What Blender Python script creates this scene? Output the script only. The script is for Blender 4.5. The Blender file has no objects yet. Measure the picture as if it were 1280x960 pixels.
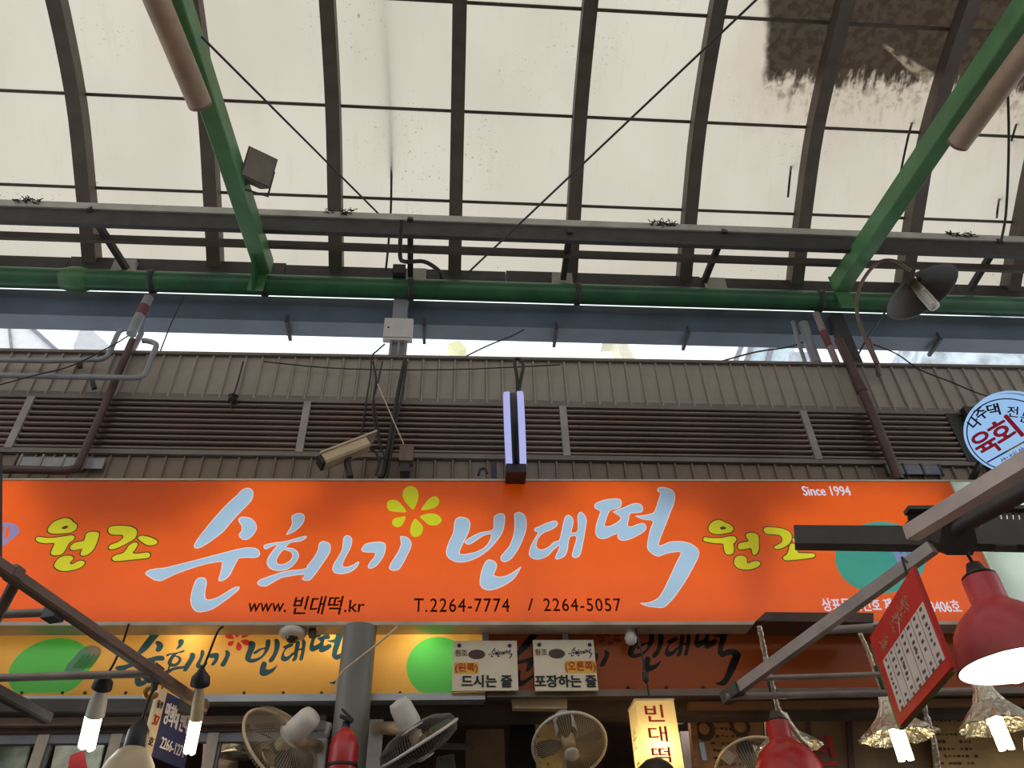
import bpy, bmesh, math, random
from mathutils import Vector, Matrix, Quaternion, noise as mnoise

random.seed(7)
SC = bpy.context.scene
COL = SC.collection

# ------------------------------------------------------------------ camera
F_PX, CX, CY, EYE = 975.0, 640.0, 480.0, 1.5
_z = Vector((595 - CX, -690 - CY, F_PX)).normalized()
_x = Vector((14340 - CX, 770 - CY, F_PX)); _x = (_x - _x.dot(_z) * _z).normalized()
_y = _z.cross(_x)
ROT = Matrix((_x, _y, _z))                       # camera (x right, y down, z ahead) -> world
CAMP = Vector((0, 0, EYE))
cam = bpy.data.objects.new('camera', bpy.data.cameras.new('camera'))
COL.objects.link(cam)
cam.data.sensor_fit = 'HORIZONTAL'; cam.data.sensor_width = 36.0
cam.data.lens = F_PX / 1280 * 36.0
cam.data.clip_start = 0.02; cam.data.clip_end = 300
_r, _d, _f = ROT.col[0], ROT.col[1], ROT.col[2]
cam.matrix_world = Matrix(((_r.x, -_d.x, -_f.x, 0), (_r.y, -_d.y, -_f.y, 0), (_r.z, -_d.z, -_f.z, EYE), (0, 0, 0, 1)))
SC.camera = cam

# ------------------------------------------------------------------ sky and exposure
W = bpy.data.worlds.new('world'); SC.world = W; W.use_nodes = True
_bg = W.node_tree.nodes['Background']
_bg.inputs['Color'].default_value = (0.93, 0.97, 1.0, 1)      # bright overcast sky
_bg.inputs['Strength'].default_value = 1.5
sun = bpy.data.objects.new('sun', bpy.data.lights.new('sun', 'SUN'))
sun.data.energy = 0.35; sun.data.angle = math.radians(25); sun.data.color = (1, .95, .86)
sun.rotation_euler = (math.radians(-28), math.radians(-12), 0)
COL.objects.link(sun)
SC.view_settings.view_transform = 'Standard'; SC.view_settings.look = 'None'
SC.view_settings.gamma = 1.0; SC.view_settings.exposure = 0.0
SC.view_settings.use_curve_mapping = False
SC.cycles.max_bounces = 8; SC.cycles.diffuse_bounces = 5; SC.cycles.transmission_bounces = 6

# ------------------------------------------------------------------ points from the photograph's frame
def ray(px, py): return ROT @ Vector((px - CX, py - CY, F_PX))
def PY(px, py, Y):                               # on the upright plane at depth Y behind the lens
    d = ray(px, py); return CAMP + d * (Y / d.y)
def PZ(px, py, z):                               # on the level plane z (above the eye)
    d = ray(px, py); return CAMP + d * (z / d.z)
def PD(px, py, dep):                             # at a distance along the lens axis
    return CAMP + ray(px, py) * (dep / F_PX)

# ------------------------------------------------------------------ materials
def lin(c): return c / 12.92 if c <= .04045 else ((c + .055) / 1.055) ** 2.4
def rgb(r, g, b): return (lin(r / 255), lin(g / 255), lin(b / 255), 1)
_M = {}
def mat(name, col, rough=.6, metal=0., var=.12, scale=9., emit=0., spec=.5, bump=0., stretch=None):
    if name in _M: return _M[name]
    m = bpy.data.materials.new(name); m.use_nodes = True; _M[name] = m
    nt = m.node_tree; b = nt.nodes['Principled BSDF']
    b.inputs['Roughness'].default_value = rough; b.inputs['Metallic'].default_value = metal
    b.inputs['Specular IOR Level'].default_value = spec
    tc = nt.nodes.new('ShaderNodeTexCoord'); mp = nt.nodes.new('ShaderNodeMapping')
    nt.links.new(tc.outputs['Object'], mp.inputs[0])
    if stretch: mp.inputs['Scale'].default_value = stretch
    n = nt.nodes.new('ShaderNodeTexNoise'); n.inputs['Scale'].default_value = scale; n.inputs['Detail'].default_value = 5
    nt.links.new(mp.outputs[0], n.inputs['Vector'])
    r = nt.nodes.new('ShaderNodeValToRGB')
    r.color_ramp.elements[0].position = .3; r.color_ramp.elements[1].position = .7
    lo = [max(0, c * (1 - var * 1.6)) for c in col[:3]] + [1]; hi = [min(1, c * (1 + var)) for c in col[:3]] + [1]
    r.color_ramp.elements[0].color = lo; r.color_ramp.elements[1].color = hi
    nt.links.new(n.outputs['Fac'], r.inputs[0]); nt.links.new(r.outputs[0], b.inputs['Base Color'])
    if bump:
        bp = nt.nodes.new('ShaderNodeBump'); bp.inputs['Strength'].default_value = bump; bp.inputs['Distance'].default_value = .01
        nt.links.new(n.outputs['Fac'], bp.inputs['Height']); nt.links.new(bp.outputs[0], b.inputs['Normal'])
    if emit:
        b.inputs['Emission Color'].default_value = col; b.inputs['Emission Strength'].default_value = emit
    return m
def glow(name, col, strength):
    if name in _M: return _M[name]
    m = bpy.data.materials.new(name); m.use_nodes = True; _M[name] = m
    nt = m.node_tree; nt.nodes.clear()
    e = nt.nodes.new('ShaderNodeEmission'); o = nt.nodes.new('ShaderNodeOutputMaterial')
    e.inputs[0].default_value = col; e.inputs[1].default_value = strength
    nt.links.new(e.outputs[0], o.inputs[0]); return m
def acrylic(name, col, gloss=.12, dif=.35, rough=.25):
    """printed translucent sheet: lets the lamps behind it shine through, takes light from the front too"""
    if name in _M: return _M[name]
    m = bpy.data.materials.new(name); m.use_nodes = True; _M[name] = m
    nt = m.node_tree; nt.nodes.clear(); N = nt.nodes.new; L = nt.links.new
    t = N('ShaderNodeBsdfTranslucent'); d = N('ShaderNodeBsdfDiffuse'); a = N('ShaderNodeMixShader')
    nz = N('ShaderNodeTexNoise'); nz.inputs['Scale'].default_value = 2.2; nz.inputs['Detail'].default_value = 4
    tc = N('ShaderNodeTexCoord'); L(tc.outputs['Object'], nz.inputs['Vector'])
    r = N('ShaderNodeValToRGB'); r.color_ramp.elements[0].position = .25; r.color_ramp.elements[1].position = .75
    r.color_ramp.elements[0].color = [c * .9 for c in col[:3]] + [1]; r.color_ramp.elements[1].color = col
    L(nz.outputs['Fac'], r.inputs[0]); L(r.outputs[0], t.inputs[0]); L(r.outputs[0], d.inputs[0])
    a.inputs[0].default_value = dif; L(t.outputs[0], a.inputs[1]); L(d.outputs[0], a.inputs[2])
    g = N('ShaderNodeBsdfGlossy'); g.inputs['Roughness'].default_value = rough
    fr = N('ShaderNodeFresnel'); fr.inputs[0].default_value = 1.45
    mu = N('ShaderNodeMath'); mu.operation = 'MULTIPLY'; mu.inputs[1].default_value = gloss * 8; L(fr.outputs[0], mu.inputs[0])
    b = N('ShaderNodeMixShader'); L(mu.outputs[0], b.inputs[0]); L(a.outputs[0], b.inputs[1]); L(g.outputs[0], b.inputs[2])
    o = N('ShaderNodeOutputMaterial'); L(b.outputs[0], o.inputs[0]); return m

# ------------------------------------------------------------------ mesh building
class MB:
    def __init__(s): s.v = []; s.f = []; s.sm = []
    def add(s, vs, fs, smooth=False):
        k = len(s.v); s.v += [Vector(p) for p in vs]
        s.f += [[i + k for i in f] for f in fs]; s.sm += [smooth] * len(fs); return s
    def box(s, lo, hi):
        (a, b, c), (d, e, f) = lo, hi
        return s.add([(a, b, c), (d, b, c), (d, e, c), (a, e, c), (a, b, f), (d, b, f), (d, e, f), (a, e, f)],
                     [(0, 3, 2, 1), (4, 5, 6, 7), (0, 1, 5, 4), (1, 2, 6, 5), (2, 3, 7, 6), (3, 0, 4, 7)])
    def obox(s, c, ax, ay, az):                  # centre and three half axes
        c = Vector(c); vs = []
        for k in (-1, 1):
            for i, j in ((-1, -1), (1, -1), (1, 1), (-1, 1)): vs.append(c + ax * i + ay * j + az * k)
        return s.add(vs, [(0, 3, 2, 1), (4, 5, 6, 7), (0, 1, 5, 4), (1, 2, 6, 5), (2, 3, 7, 6), (3, 0, 4, 7)])
    def bar(s, p, q, w, h, up=(0, 0, 1), bev=0.):     # square bar from p to q
        p, q = Vector(p), Vector(q); d = (q - p); L = d.length; d.normalize()
        sd = d.cross(Vector(up))
        if sd.length < 1e-4: sd = d.cross(Vector((1, 0, 0)))
        sd.normalize(); u = sd.cross(d)
        if not bev: return s.obox((p + q) / 2, d * (L / 2), sd * (w / 2), u * (h / 2))
        a, b = w / 2, h / 2
        prof = [(-a + bev, -b), (a - bev, -b), (a, -b + bev), (a, b - bev), (a - bev, b), (-a + bev, b), (-a, b - bev), (-a, -b + bev)]
        vs = [e + sd * x + u * y for e in (p, q) for x, y in prof]
        return s.add(vs, [(i, (i + 1) % 8, 8 + (i + 1) % 8, 8 + i) for i in range(8)] + [tuple(range(7, -1, -1)), tuple(range(8, 16))])
    def tube(s, pts, r, n=10, cap=True):
        pts = [Vector(p) for p in pts]; rs = r if isinstance(r, (list, tuple)) else [r] * len(pts)
        t0 = (pts[1] - pts[0]).normalized(); a = t0.orthogonal().normalized(); vs = []
        pt = t0
        for i, p in enumerate(pts):
            t = (pts[min(i + 1, len(pts) - 1)] - pts[max(i - 1, 0)]).normalized()
            a = pt.rotation_difference(t) @ a; a = (a - a.dot(t) * t).normalized(); b = t.cross(a); pt = t
            for k in range(n):
                an = 2 * math.pi * k / n; vs.append(p + (a * math.cos(an) + b * math.sin(an)) * rs[i])
        fs = [(i * n + k, i * n + (k + 1) % n, (i + 1) * n + (k + 1) % n, (i + 1) * n + k) for i in range(len(pts) - 1) for k in range(n)]
        s.add(vs, fs, True)
        if cap:
            m = len(pts) - 1
            s.add(vs[:n], [tuple(range(n - 1, -1, -1))]); s.add(vs[m * n:], [tuple(range(n))])
        return s
    def lathe(s, c, axis, prof, n=28, jit=0., seed=0):    # prof: (distance along axis, radius)
        c = Vector(c); ax = Vector(axis).normalized(); a = ax.orthogonal().normalized(); b = ax.cross(a); vs = []
        for j, (h, r) in enumerate(prof):
            for k in range(n):
                an = 2 * math.pi * k / n; rr = r
                dir_ = a * math.cos(an) + b * math.sin(an)
                if jit: rr = r * (1 + jit * mnoise.noise(Vector((math.cos(an) * 4, math.sin(an) * 4, h * 40 + seed))))
                hh = h + (jit * r * .5 * mnoise.noise(Vector((k * 1.7 + seed, j * 1.3, 3))) if jit else 0)
                vs.append(c + ax * hh + dir_ * rr)
        m = len(prof)
        fs = [(j * n + k, j * n + (k + 1) % n, (j + 1) * n + (k + 1) % n, (j + 1) * n + k) for j in range(m - 1) for k in range(n)]
        s.add(vs, fs, not jit); return s
    def prism(s, poly, d):                       # planar 3D polygon pushed along d
        n = len(poly); poly = [Vector(p) for p in poly]; d = Vector(d)
        return s.add(poly + [p + d for p in poly], [tuple(range(n - 1, -1, -1)), tuple(range(n, 2 * n))] + [(i, (i + 1) % n, n + (i + 1) % n, n + i) for i in range(n)])
    def quad(s, a, b, c, d): return s.add([a, b, c, d], [(0, 1, 2, 3)])
def root_of(o):
    while o.parent: o = o.parent
    return o
def mesh_obj(name, mb, m, parent=None):
    me = bpy.data.meshes.new(name)
    off = root_of(parent).location if parent else None
    if parent is None:
        me.from_pydata([p[:] for p in mb.v], [], mb.f)
    else:
        me.from_pydata([(p - off)[:] for p in mb.v], [], mb.f)
    bm = bmesh.new(); bm.from_mesh(me); bmesh.ops.recalc_face_normals(bm, faces=bm.faces)
    for f, sm in zip(bm.faces, mb.sm): f.smooth = sm
    bm.to_mesh(me); bm.free()
    me.materials.append(m)
    o = bpy.data.objects.new(name, me); COL.objects.link(o)
    if parent: o.parent = parent
    return o
def tag(o, label, cat=None, group=None, kind=None):
    o['label'] = label
    if cat: o['category'] = cat
    if group: o['group'] = group
    if kind: o['kind'] = kind
    return o
def thing(name, label, cat, loc, group=None, kind=None):
    o = bpy.data.objects.new(name, None); COL.objects.link(o); o.location = Vector(loc); o.empty_display_size = .05
    return tag(o, label, cat, group, kind)
def link_copy(o, parent, loc=None, name=None):
    c = o.copy(); COL.objects.link(c); c.parent = parent
    if loc is not None: c.location = loc
    return c
def solo(name, mb, m, label, cat, group=None, kind=None):
    """a thing that is one mesh: its origin is put at its lowest middle point"""
    xs = [p.x for p in mb.v]; ys = [p.y for p in mb.v]; zs = [p.z for p in mb.v]
    c = Vector(((min(xs) + max(xs)) / 2, (min(ys) + max(ys)) / 2, min(zs)))
    mb.v = [p - c for p in mb.v]
    o = mesh_obj(name, mb, m); o.location = c
    return tag(o, label, cat, group, kind)
def crom(pts, n=6, closed=False):
    P = [Vector(p) for p in pts]; out = []; N = len(P)
    rng = range(N) if closed else range(N - 1)
    for i in rng:
        p1, p2 = P[i], P[(i + 1) % N]
        p0 = P[i - 1] if (closed or i > 0) else p1 * 2 - p2
        p3 = P[(i + 2) % N] if (closed or i + 2 < N) else p2 * 2 - p1
        for k in range(n):
            t = k / n
            out.append(.5 * (2 * p1 + (p2 - p0) * t + (2 * p0 - 5 * p1 + 4 * p2 - p3) * t * t + (3 * p1 - p0 - 3 * p2 + p3) * t ** 3))
    if not closed: out.append(P[-1])
    return out
def pxcurve(pts, Y, n=6): return crom([PY(x, y, Y) for x, y in pts], n)

# ------------------------------------------------------------------ flat print: filled outlines and lettering
def fill2d(loops):
    cu = bpy.data.curves.new('outline', 'CURVE'); cu.dimensions = '2D'; cu.fill_mode = 'BOTH'
    for lp in loops:
        sp = cu.splines.new('POLY'); sp.points.add(len(lp) - 1)
        for p, q in zip(sp.points, lp): p.co = (q[0] * 50, q[1] * 50, 0, 1)
        sp.use_cyclic_u = True
    o = bpy.data.objects.new('outline', cu); COL.objects.link(o)
    dg = bpy.context.evaluated_depsgraph_get()
    me = bpy.data.meshes.new_from_object(o.evaluated_get(dg))
    vs = [(v.co.x / 50, v.co.y / 50) for v in me.vertices]; fs = [tuple(p.vertices) for p in me.polygons]
    bpy.data.objects.remove(o); bpy.data.curves.remove(cu); bpy.data.meshes.remove(me)
    return vs, fs
def offs(lp, d):                                 # offset a closed outline (positive = outwards)
    n = len(lp); area = sum(lp[i][0] * lp[(i + 1) % n][1] - lp[(i + 1) % n][0] * lp[i][1] for i in range(n))
    sg = 1 if area > 0 else -1; out = []
    for i in range(n):
        a, b = Vector(lp[i - 1]), Vector(lp[(i + 1) % n]); t = b - a
        if t.length < 1e-9: out.append(tuple(lp[i])); continue
        t.normalize(); out.append((lp[i][0] + t.y * d * sg, lp[i][1] - t.x * d * sg))
    return out
def smooth_loop(pts, n=4):
    return [(p.x, p.y) for p in crom([(x, y, 0) for x, y in pts], n, True)]
def text2d(body, bold=0., shear=0., spacing=1.):
    cu = bpy.data.curves.new('lettering', 'FONT'); cu.body = body; cu.size = 1; cu.offset = bold; cu.shear = shear
    cu.space_character = spacing; cu.resolution_u = 3
    o = bpy.data.objects.new('lettering', cu); COL.objects.link(o)
    dg = bpy.context.evaluated_depsgraph_get()
    me = bpy.data.meshes.new_from_object(o.evaluated_get(dg))
    vs = [(v.co.x, v.co.y) for v in me.vertices]; fs = [tuple(p.vertices) for p in me.polygons]
    bpy.data.objects.remove(o); bpy.data.curves.remove(cu); bpy.data.meshes.remove(me)
    return vs, fs
def letter(name, body, m, parent, o, u, v, w, h, bold=0., shear=0., spacing=1., rot=0.):
    """lettering fitted into the box w x h whose lower left corner is o, u along the line, v up"""
    vs, fs = text2d(body, 0, shear, spacing)
    if rot:
        c, s = math.cos(rot), math.sin(rot); vs = [(x * c - y * s, x * s + y * c) for x, y in vs]
    x0 = min(p[0] for p in vs); x1 = max(p[0] for p in vs); y0 = min(p[1] for p in vs); y1 = max(p[1] for p in vs)
    mb = MB(); o = Vector(o); u = Vector(u).normalized(); v = Vector(v).normalized()
    b = bold * h                                  # heavier strokes: the outline laid down again, shifted a little
    nn = u.cross(v) * .0004
    for kk, (dx, dy) in enumerate(((0, 0),) if not b else ((0, 0), (b, 0), (-b, 0), (0, b * .7), (0, -b * .7), (b * .7, b * .5), (-b * .7, -b * .5))):
        mb.add([o + u * ((x - x0) / (x1 - x0) * w + dx) + v * ((y - y0) / (y1 - y0) * h + dy) + nn * kk for x, y in vs], fs)
    return mesh_obj(name, mb, m, parent)
def sheet(name, loops, Y, m, parent):            # filled outline on the upright plane y = Y; loops hold (x, z)
    vs, fs = fill2d(loops); mb = MB(); mb.add([(x, Y, z) for x, z in vs], fs)
    return mesh_obj(name, mb, m, parent)

# ------------------------------------------------------------------ palette
M_rib = mat('brown_painted_steel', rgb(92, 80, 72), .6, var=.15, scale=6)
M_purlin = mat('dark_joint_strip', rgb(84, 72, 62), .6)
M_green = mat('green_painted_steel', rgb(76, 124, 78), .45, var=.16, scale=5)
M_greendk = mat('green_pipe_paint', rgb(44, 98, 62), .4, var=.2, scale=4)
M_dark = mat('sooty_dark_steel', rgb(58, 55, 56), .6, var=.2, scale=8)
M_chan = mat('grey_channel_steel', rgb(176, 174, 166), .55, var=.14, scale=5)
M_gutter = mat('blue_grey_gutter', rgb(86, 98, 116), .5, var=.14, scale=3)
M_clad = mat('grey_brown_cladding', rgb(152, 143, 133), .5, metal=.0, var=.16, scale=3, stretch=(1, 1, .35))
M_clad2 = mat('brown_cladding', rgb(120, 104, 90), .5, var=.18, scale=4, stretch=(1, 1, .35))
M_louv = mat('brown_louvre_metal', rgb(118, 102, 96), .22, metal=.5, var=.2, scale=5, stretch=(.3, 1, 1), spec=.7)
M_mull = mat('grey_louvre_mullion', rgb(150, 142, 136), .5, var=.14)
M_flash = mat('grey_flashing', rgb(114, 104, 98), .5, var=.14, scale=4)
M_black = mat('black_plastic', rgb(34, 33, 34), .5, var=.2)
M_cable = mat('black_cable', rgb(40, 38, 38), .6)
M_rust = mat('red_brown_pipe', rgb(80, 54, 50), .5, var=.2)
M_gpipe = mat('grey_conduit', rgb(138, 138, 146), .45, var=.12)
M_alu = mat('dull_aluminium', rgb(176, 178, 182), .35, metal=.5, var=.1, scale=5)
M_trim = mat('grubby_pale_frame', rgb(186, 176, 160), .45, metal=.2, var=.16, scale=6)
M_white = mat('off_white_plastic', rgb(214, 208, 200), .4, var=.08)
M_cream = mat('aged_cream_plastic', rgb(204, 182, 146), .45, var=.12)
M_beige = mat('beige_enamel', rgb(196, 176, 146), .5, var=.12)
M_brownbar = mat('brown_awning_steel', rgb(112, 88, 76), .5, var=.18, scale=12)
M_greybar = mat('grey_awning_steel', rgb(150, 138, 132), .45, metal=.25, var=.14, scale=10)
M_darkbar = mat('blackened_steel', rgb(66, 60, 58), .5, var=.2, scale=9)
M_tubebr = mat('brown_fluted_tube', rgb(164, 140, 120), .5, var=.14, scale=8)
M_red = mat('red_enamel', rgb(186, 34, 36), .28, var=.08, spec=.6)
M_redold = mat('dusty_red_enamel', rgb(206, 76, 82), .35, var=.1)
M_inner = mat('white_enamel', rgb(236, 236, 228), .4, var=.03)
M_foil = mat('crumpled_foil', rgb(216, 208, 190), .28, metal=.9, var=.14, scale=55, bump=1.0)
M_wood = mat('brown_wood', rgb(140, 96, 62), .55, var=.22, scale=7, stretch=(.4, 1, 4))
M_wooddk = mat('dark_brown_wood', rgb(74, 48, 38), .55, var=.22, scale=7)
M_darkwall = mat('dim_shop_wall', rgb(92, 78, 68), .8, var=.25, scale=4)
M_glass = None
M_ink = mat('dark_maroon_ink', rgb(40, 10, 8), .6, var=.1, spec=.1)
M_inkblk = mat('black_ink', rgb(26, 25, 24), .5, var=.1)
M_inkred = mat('red_ink', rgb(196, 34, 30), .5, var=.06)

# ------------------------------------------------------------------ floor and far side of the lane
o = mesh_obj('floor', MB().box((-11, -2.6, -.1), (12, 7.2, 0)), mat('grey_lane_paving', rgb(120, 116, 110), .7, scale=3))
tag(o, 'grey paving of the covered market lane', 'floor', kind='structure')
o = mesh_obj('wall_rear', MB().box((-11, -2.6, 0), (12, -2.35, 5.2)), mat('drab_rear_wall', rgb(150, 140, 128), .8, scale=2))
tag(o, 'drab wall along the other side of the lane', 'wall', kind='structure')

# ------------------------------------------------------------------ vaulted roof
def roof_mat():
    m = bpy.data.materials.new('milky_roof_sheet'); m.use_nodes = True
    nt = m.node_tree; nt.nodes.clear(); N = nt.nodes.new; L = nt.links.new
    g = N('ShaderNodeNewGeometry'); sp = N('ShaderNodeSeparateXYZ'); L(g.outputs['Position'], sp.inputs[0])
    def noise(sc, det, stretch=(1, 1, 1), rough=.5):
        mp = N('ShaderNodeMapping'); mp.inputs['Scale'].default_value = stretch; L(g.outputs['Position'], mp.inputs[0])
        n = N('ShaderNodeTexNoise'); n.inputs['Scale'].default_value = sc; n.inputs['Detail'].default_value = det
        n.inputs['Roughness'].default_value = rough; L(mp.outputs[0], n.inputs['Vector']); return n.outputs['Fac']
    def math_(op, a, b=None, c=None):
        q = N('ShaderNodeMath'); q.operation = op
        for i, x in enumerate((a, b, c)):
            if x is None: continue
            if isinstance(x, (int, float)): q.inputs[i].default_value = x
            else: L(x, q.inputs[i])
        return q.outputs[0]
    def step(x, a, b):
        q = N('ShaderNodeMapRange'); q.interpolation_type = 'SMOOTHSTEP'
        q.inputs[1].default_value = a; q.inputs[2].default_value = b; L(x, q.inputs[0]); return q.outputs[0]
    def mix(f, a, b):
        q = N('ShaderNodeMix'); q.data_type = 'RGBA'
        L(f, q.inputs[0])
        for i, x in ((6, a), (7, b)):
            if isinstance(x, tuple): q.inputs[i].default_value = x
            else: L(x, q.inputs[i])
        return q.outputs[2]
    dirt = step(noise(1.1, 4, (1, .5, .5)), .35, .72)
    c = mix(dirt, (.535, .485, .405, 1), (.48, .43, .355, 1))
    streak = step(noise(7, 3, (3, .35, .35)), .55, .8)
    c = mix(math_('MULTIPLY', streak, .35), c, (.44, .39, .32, 1))
    # specks of grime, thick at the left end
    spk = step(noise(46, 2), .66, .72); zone = step(noise(.9, 2), .5, .62)
    c = mix(math_('MULTIPLY', math_('MULTIPLY', spk, zone), .7), c, (.2, .17, .14, 1))
    # the soot patch burnt into the sheets at one place
    n1 = math_('MULTIPLY_ADD', noise(6, 5), .5, -.25); n2 = math_('MULTIPLY_ADD', noise(9, 6, (1.6, .6, .6), .65), .9, -.45)
    sx_ = math_('SUBTRACT', sp.outputs['X'], math_('MULTIPLY', math_('SUBTRACT', sp.outputs['Y'], 2.9), .2))
    inx = step(math_('ADD', sx_, math_('MULTIPLY', n1, .2)), SOOT_X - .03, SOOT_X + .05)
    iny = math_('SUBTRACT', 1, step(math_('ADD', sp.outputs['Y'], math_('MULTIPLY', n2, .5)), SOOT_Y - .02, SOOT_Y + .09))
    inb = math_('GREATER_THAN', sp.outputs['Y'], .9)
    core = math_('MULTIPLY', math_('MULTIPLY', inx, iny), inb)
    iny2 = math_('SUBTRACT', 1, step(math_('ADD', sp.outputs['Y'], math_('MULTIPLY', n2, .8)), SOOT_Y - .05, SOOT_Y + .75))
    inx2 = step(math_('ADD', sp.outputs['X'], math_('MULTIPLY', n1, .6)), SOOT_X - .5, SOOT_X + .25)
    halo = math_('MULTIPLY', math_('MULTIPLY', inx2, iny2), inb)
    c = mix(math_('MULTIPLY', halo, .8), c, (.42, .34, .25, 1))
    rag = math_('MULTIPLY', math_('MULTIPLY', inx, math_('SUBTRACT', 1, step(math_('ADD', sp.outputs['Y'], math_('MULTIPLY', n2, .9)), SOOT_Y, SOOT_Y + .3))),
                step(noise(16, 4), .42, .6))
    c = mix(math_('MULTIPLY', math_('MULTIPLY', rag, inb), .75), c, (.13, .1, .075, 1))
    c = mix(math_('MULTIPLY', core, .94), c, (.024, .015, .0095, 1))
    # a scratch rubbed clean across the soot
    xx = math_('SUBTRACT', sp.outputs['X'], 3.39); yy = math_('SUBTRACT', sp.outputs['Y'], 2.87)
    al = math_('ADD', math_('MULTIPLY', xx, 1.75), math_('MULTIPLY', yy, .88))
    ac = math_('ABSOLUTE', math_('ADD', math_('ADD', math_('MULTIPLY', xx, -.447), math_('MULTIPLY', yy, .894)), math_('MULTIPLY', n1, .06)))
    wd = math_('MULTIPLY_ADD', al, .05, .012)
    scr_ = math_('MULTIPLY', math_('MULTIPLY', step(al, 0, .15), math_('SUBTRACT', 1, step(al, 1.0, 1.3))), math_('SUBTRACT', 1, step(math_('DIVIDE', ac, wd), .4, 1.0)))
    c = mix(math_('MULTIPLY', math_('MULTIPLY', scr_, step(noise(13, 4), .3, .62)), .6), c, (.36, .28, .19, 1))
    t = N('ShaderNodeBsdfTranslucent'); L(c, t.inputs[0])
    d = N('ShaderNodeBsdfDiffuse'); L(c, d.inputs[0])
    x = N('ShaderNodeMixShader'); x.inputs[0].default_value = .12; L(t.outputs[0], x.inputs[1]); L(d.outputs[0], x.inputs[2])
    out = N('ShaderNodeOutputMaterial'); L(x.outputs[0], out.inputs[0]); return m
SOOT_X, SOOT_Y = 2.42, 3.12
M_roof = roof_mat()
KEY = [(4.66, 4.99), (4.61, 5.07), (4.107, 5.444), (3.505, 5.846), (2.751, 6.14), (1.95, 6.32), (1.25, 6.36), (.55, 6.32), (-.25, 6.14), (-1.0, 5.846), (-1.6, 5.444), (-2.1, 5.07), (-2.3, 4.9)]
ARCH = crom([(0, y, z + EYE) for y, z in KEY], 4)          # 4 steps between keys
roof = thing('roof', 'milky translucent vaulted roof over the lane on dark arched ribs', 'roof', (0, 1.25, 0), kind='structure')
RX0 = -.035
def arch_normal(i):
    t = (ARCH[min(i + 1, len(ARCH) - 1)] - ARCH[max(i - 1, 0)]).normalized(); return Vector((0, -t.z, t.y)) * -1
rib0 = None
for k in range(-7, 9):
    if rib0 is None:
        mb = MB(); vs = []; w = .055
        for i, p in enumerate(ARCH):
            n = arch_normal(i)
            if n.z > 0: n = -n                                      # into the lane
            for sx, dn in ((-w, 0.0), (w, 0.0), (w, .13), (-w, .13)): vs.append(p + Vector((sx, 0, 0)) + n * (dn + .012))
        m_ = len(ARCH); fs = [(i * 4 + a, i * 4 + (a + 1) % 4, i * 4 + 4 + (a + 1) % 4, i * 4 + 4 + a) for i in range(m_ - 1) for a in range(4)]
        fs += [(0, 1, 2, 3), (m_ * 4 - 1, m_ * 4 - 2, m_ * 4 - 3, m_ * 4 - 4)]
        mb.add(vs, fs)
        rib0 = mesh_obj('rib', mb, M_rib, roof); base = rib0.location.copy(); r = rib0
    else: r = link_copy(rib0, roof)
    r.location = (RX0 + k, 0, 0)
ROWS = [(0, 8), (8, 12), (12, 16), (16, 20), (20, 24), (24, 28), (28, 32), (32, 36), (36, 40), (40, 48)]
for a, b in ROWS:
    p0 = None
    for k in range(-7, 8):
        if p0 is None:
            mb = MB(); vs = []
            for i in range(a, b + 1): vs += [ARCH[i] + Vector((.0, 0, 0)), ARCH[i] + Vector((.5, 0, .0)), ARCH[i] + Vector((1., 0, 0))]
            fs = []
            for i in range(b - a):
                for c in range(2): fs.append((i * 3 + c, i * 3 + c + 1, i * 3 + 4 + c, i * 3 + 3 + c))
            mb.add(vs, fs, True); p0 = q = mesh_obj('roof_panel', mb, M_roof, roof)
        else: q = link_copy(p0, roof)
        q.location = (RX0 + k, 0, 0)
for i in (8, 12, 16, 20, 28, 32, 36, 40):
    n = arch_normal(i); n = n if n.z < 0 else -n
    p = ARCH[i] + n * .012; t = (ARCH[i + 1] - ARCH[i - 1]).normalized()
    mb = MB()
    mb.obox(p + Vector((.5, 0, 0)), Vector((7.5, 0, 0)), t * .012, n * .014)
    mesh_obj('joint_bar', mb, M_purlin, roof)

# ------------------------------------------------------------------ eave: green pipe, gutter, angle, channel
E = EYE
ep = thing('eave_pipe', 'thick green pipe running the whole length of the eave', 'pipe', (0, 4.40, E + 4.576))
mesh_obj('pipe_run', MB().tube([(-7, 4.40, E + 4.66), (-3.0, 4.40, E + 4.66), (8, 4.40, E + 4.66)], .084, 20), M_greendk, ep)
mesh_obj('reducer_collar', MB().lathe((-3.1, 4.40, E + 4.66), (1, 0, 0), [(0, .086), (.07, .1), (.14, .1), (.2, .086)], 20), M_green, ep)
for px in (183, 327, 513, 722, 1022):
    p = PY(px, 372, 4.40)
    mesh_obj('pipe_clip', MB().lathe((p.x, 4.40, E + 4.66), (1, 0, 0), [(-.02, .085), (-.02, .096), (.02, .096), (.02, .085)], 18), M_dark, ep)
gt = thing('eave_gutter', 'blue grey sheet metal gutter under the green eave pipe', 'gutter', (0, 4.6, E + 4.40))
zb, zt = E + 4.408, E + 4.683
mesh_obj('trough', MB().prism([(-7, 4.55, zt), (-7, 4.55, zb), (-7, 4.74, zb + .02), (-7, 4.74, zt - .02), (-7, 4.73, zt - .02), (-7, 4.73, zb + .03), (-7, 4.56, zb + .012), (-7, 4.56, zt)], (15, 0, 0)), M_gutter, gt)
for px in (-60, 358, 530, 695, 858, 1165):
    p = PY(px, 405, 4.55)
    mesh_obj('bracket', MB().box((p.x - .012, 4.535, zb - .03), (p.x + .012, 4.75, zb - .001)).box((p.x - .008, 4.54, zb - .02), (p.x + .008, 4.549, zb + .06)), M_dark, gt)
an = thing('eave_angle', 'dark steel eave plate above the green pipe at the rib feet', 'beam', (0, 4.5, E + 4.9))
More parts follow.
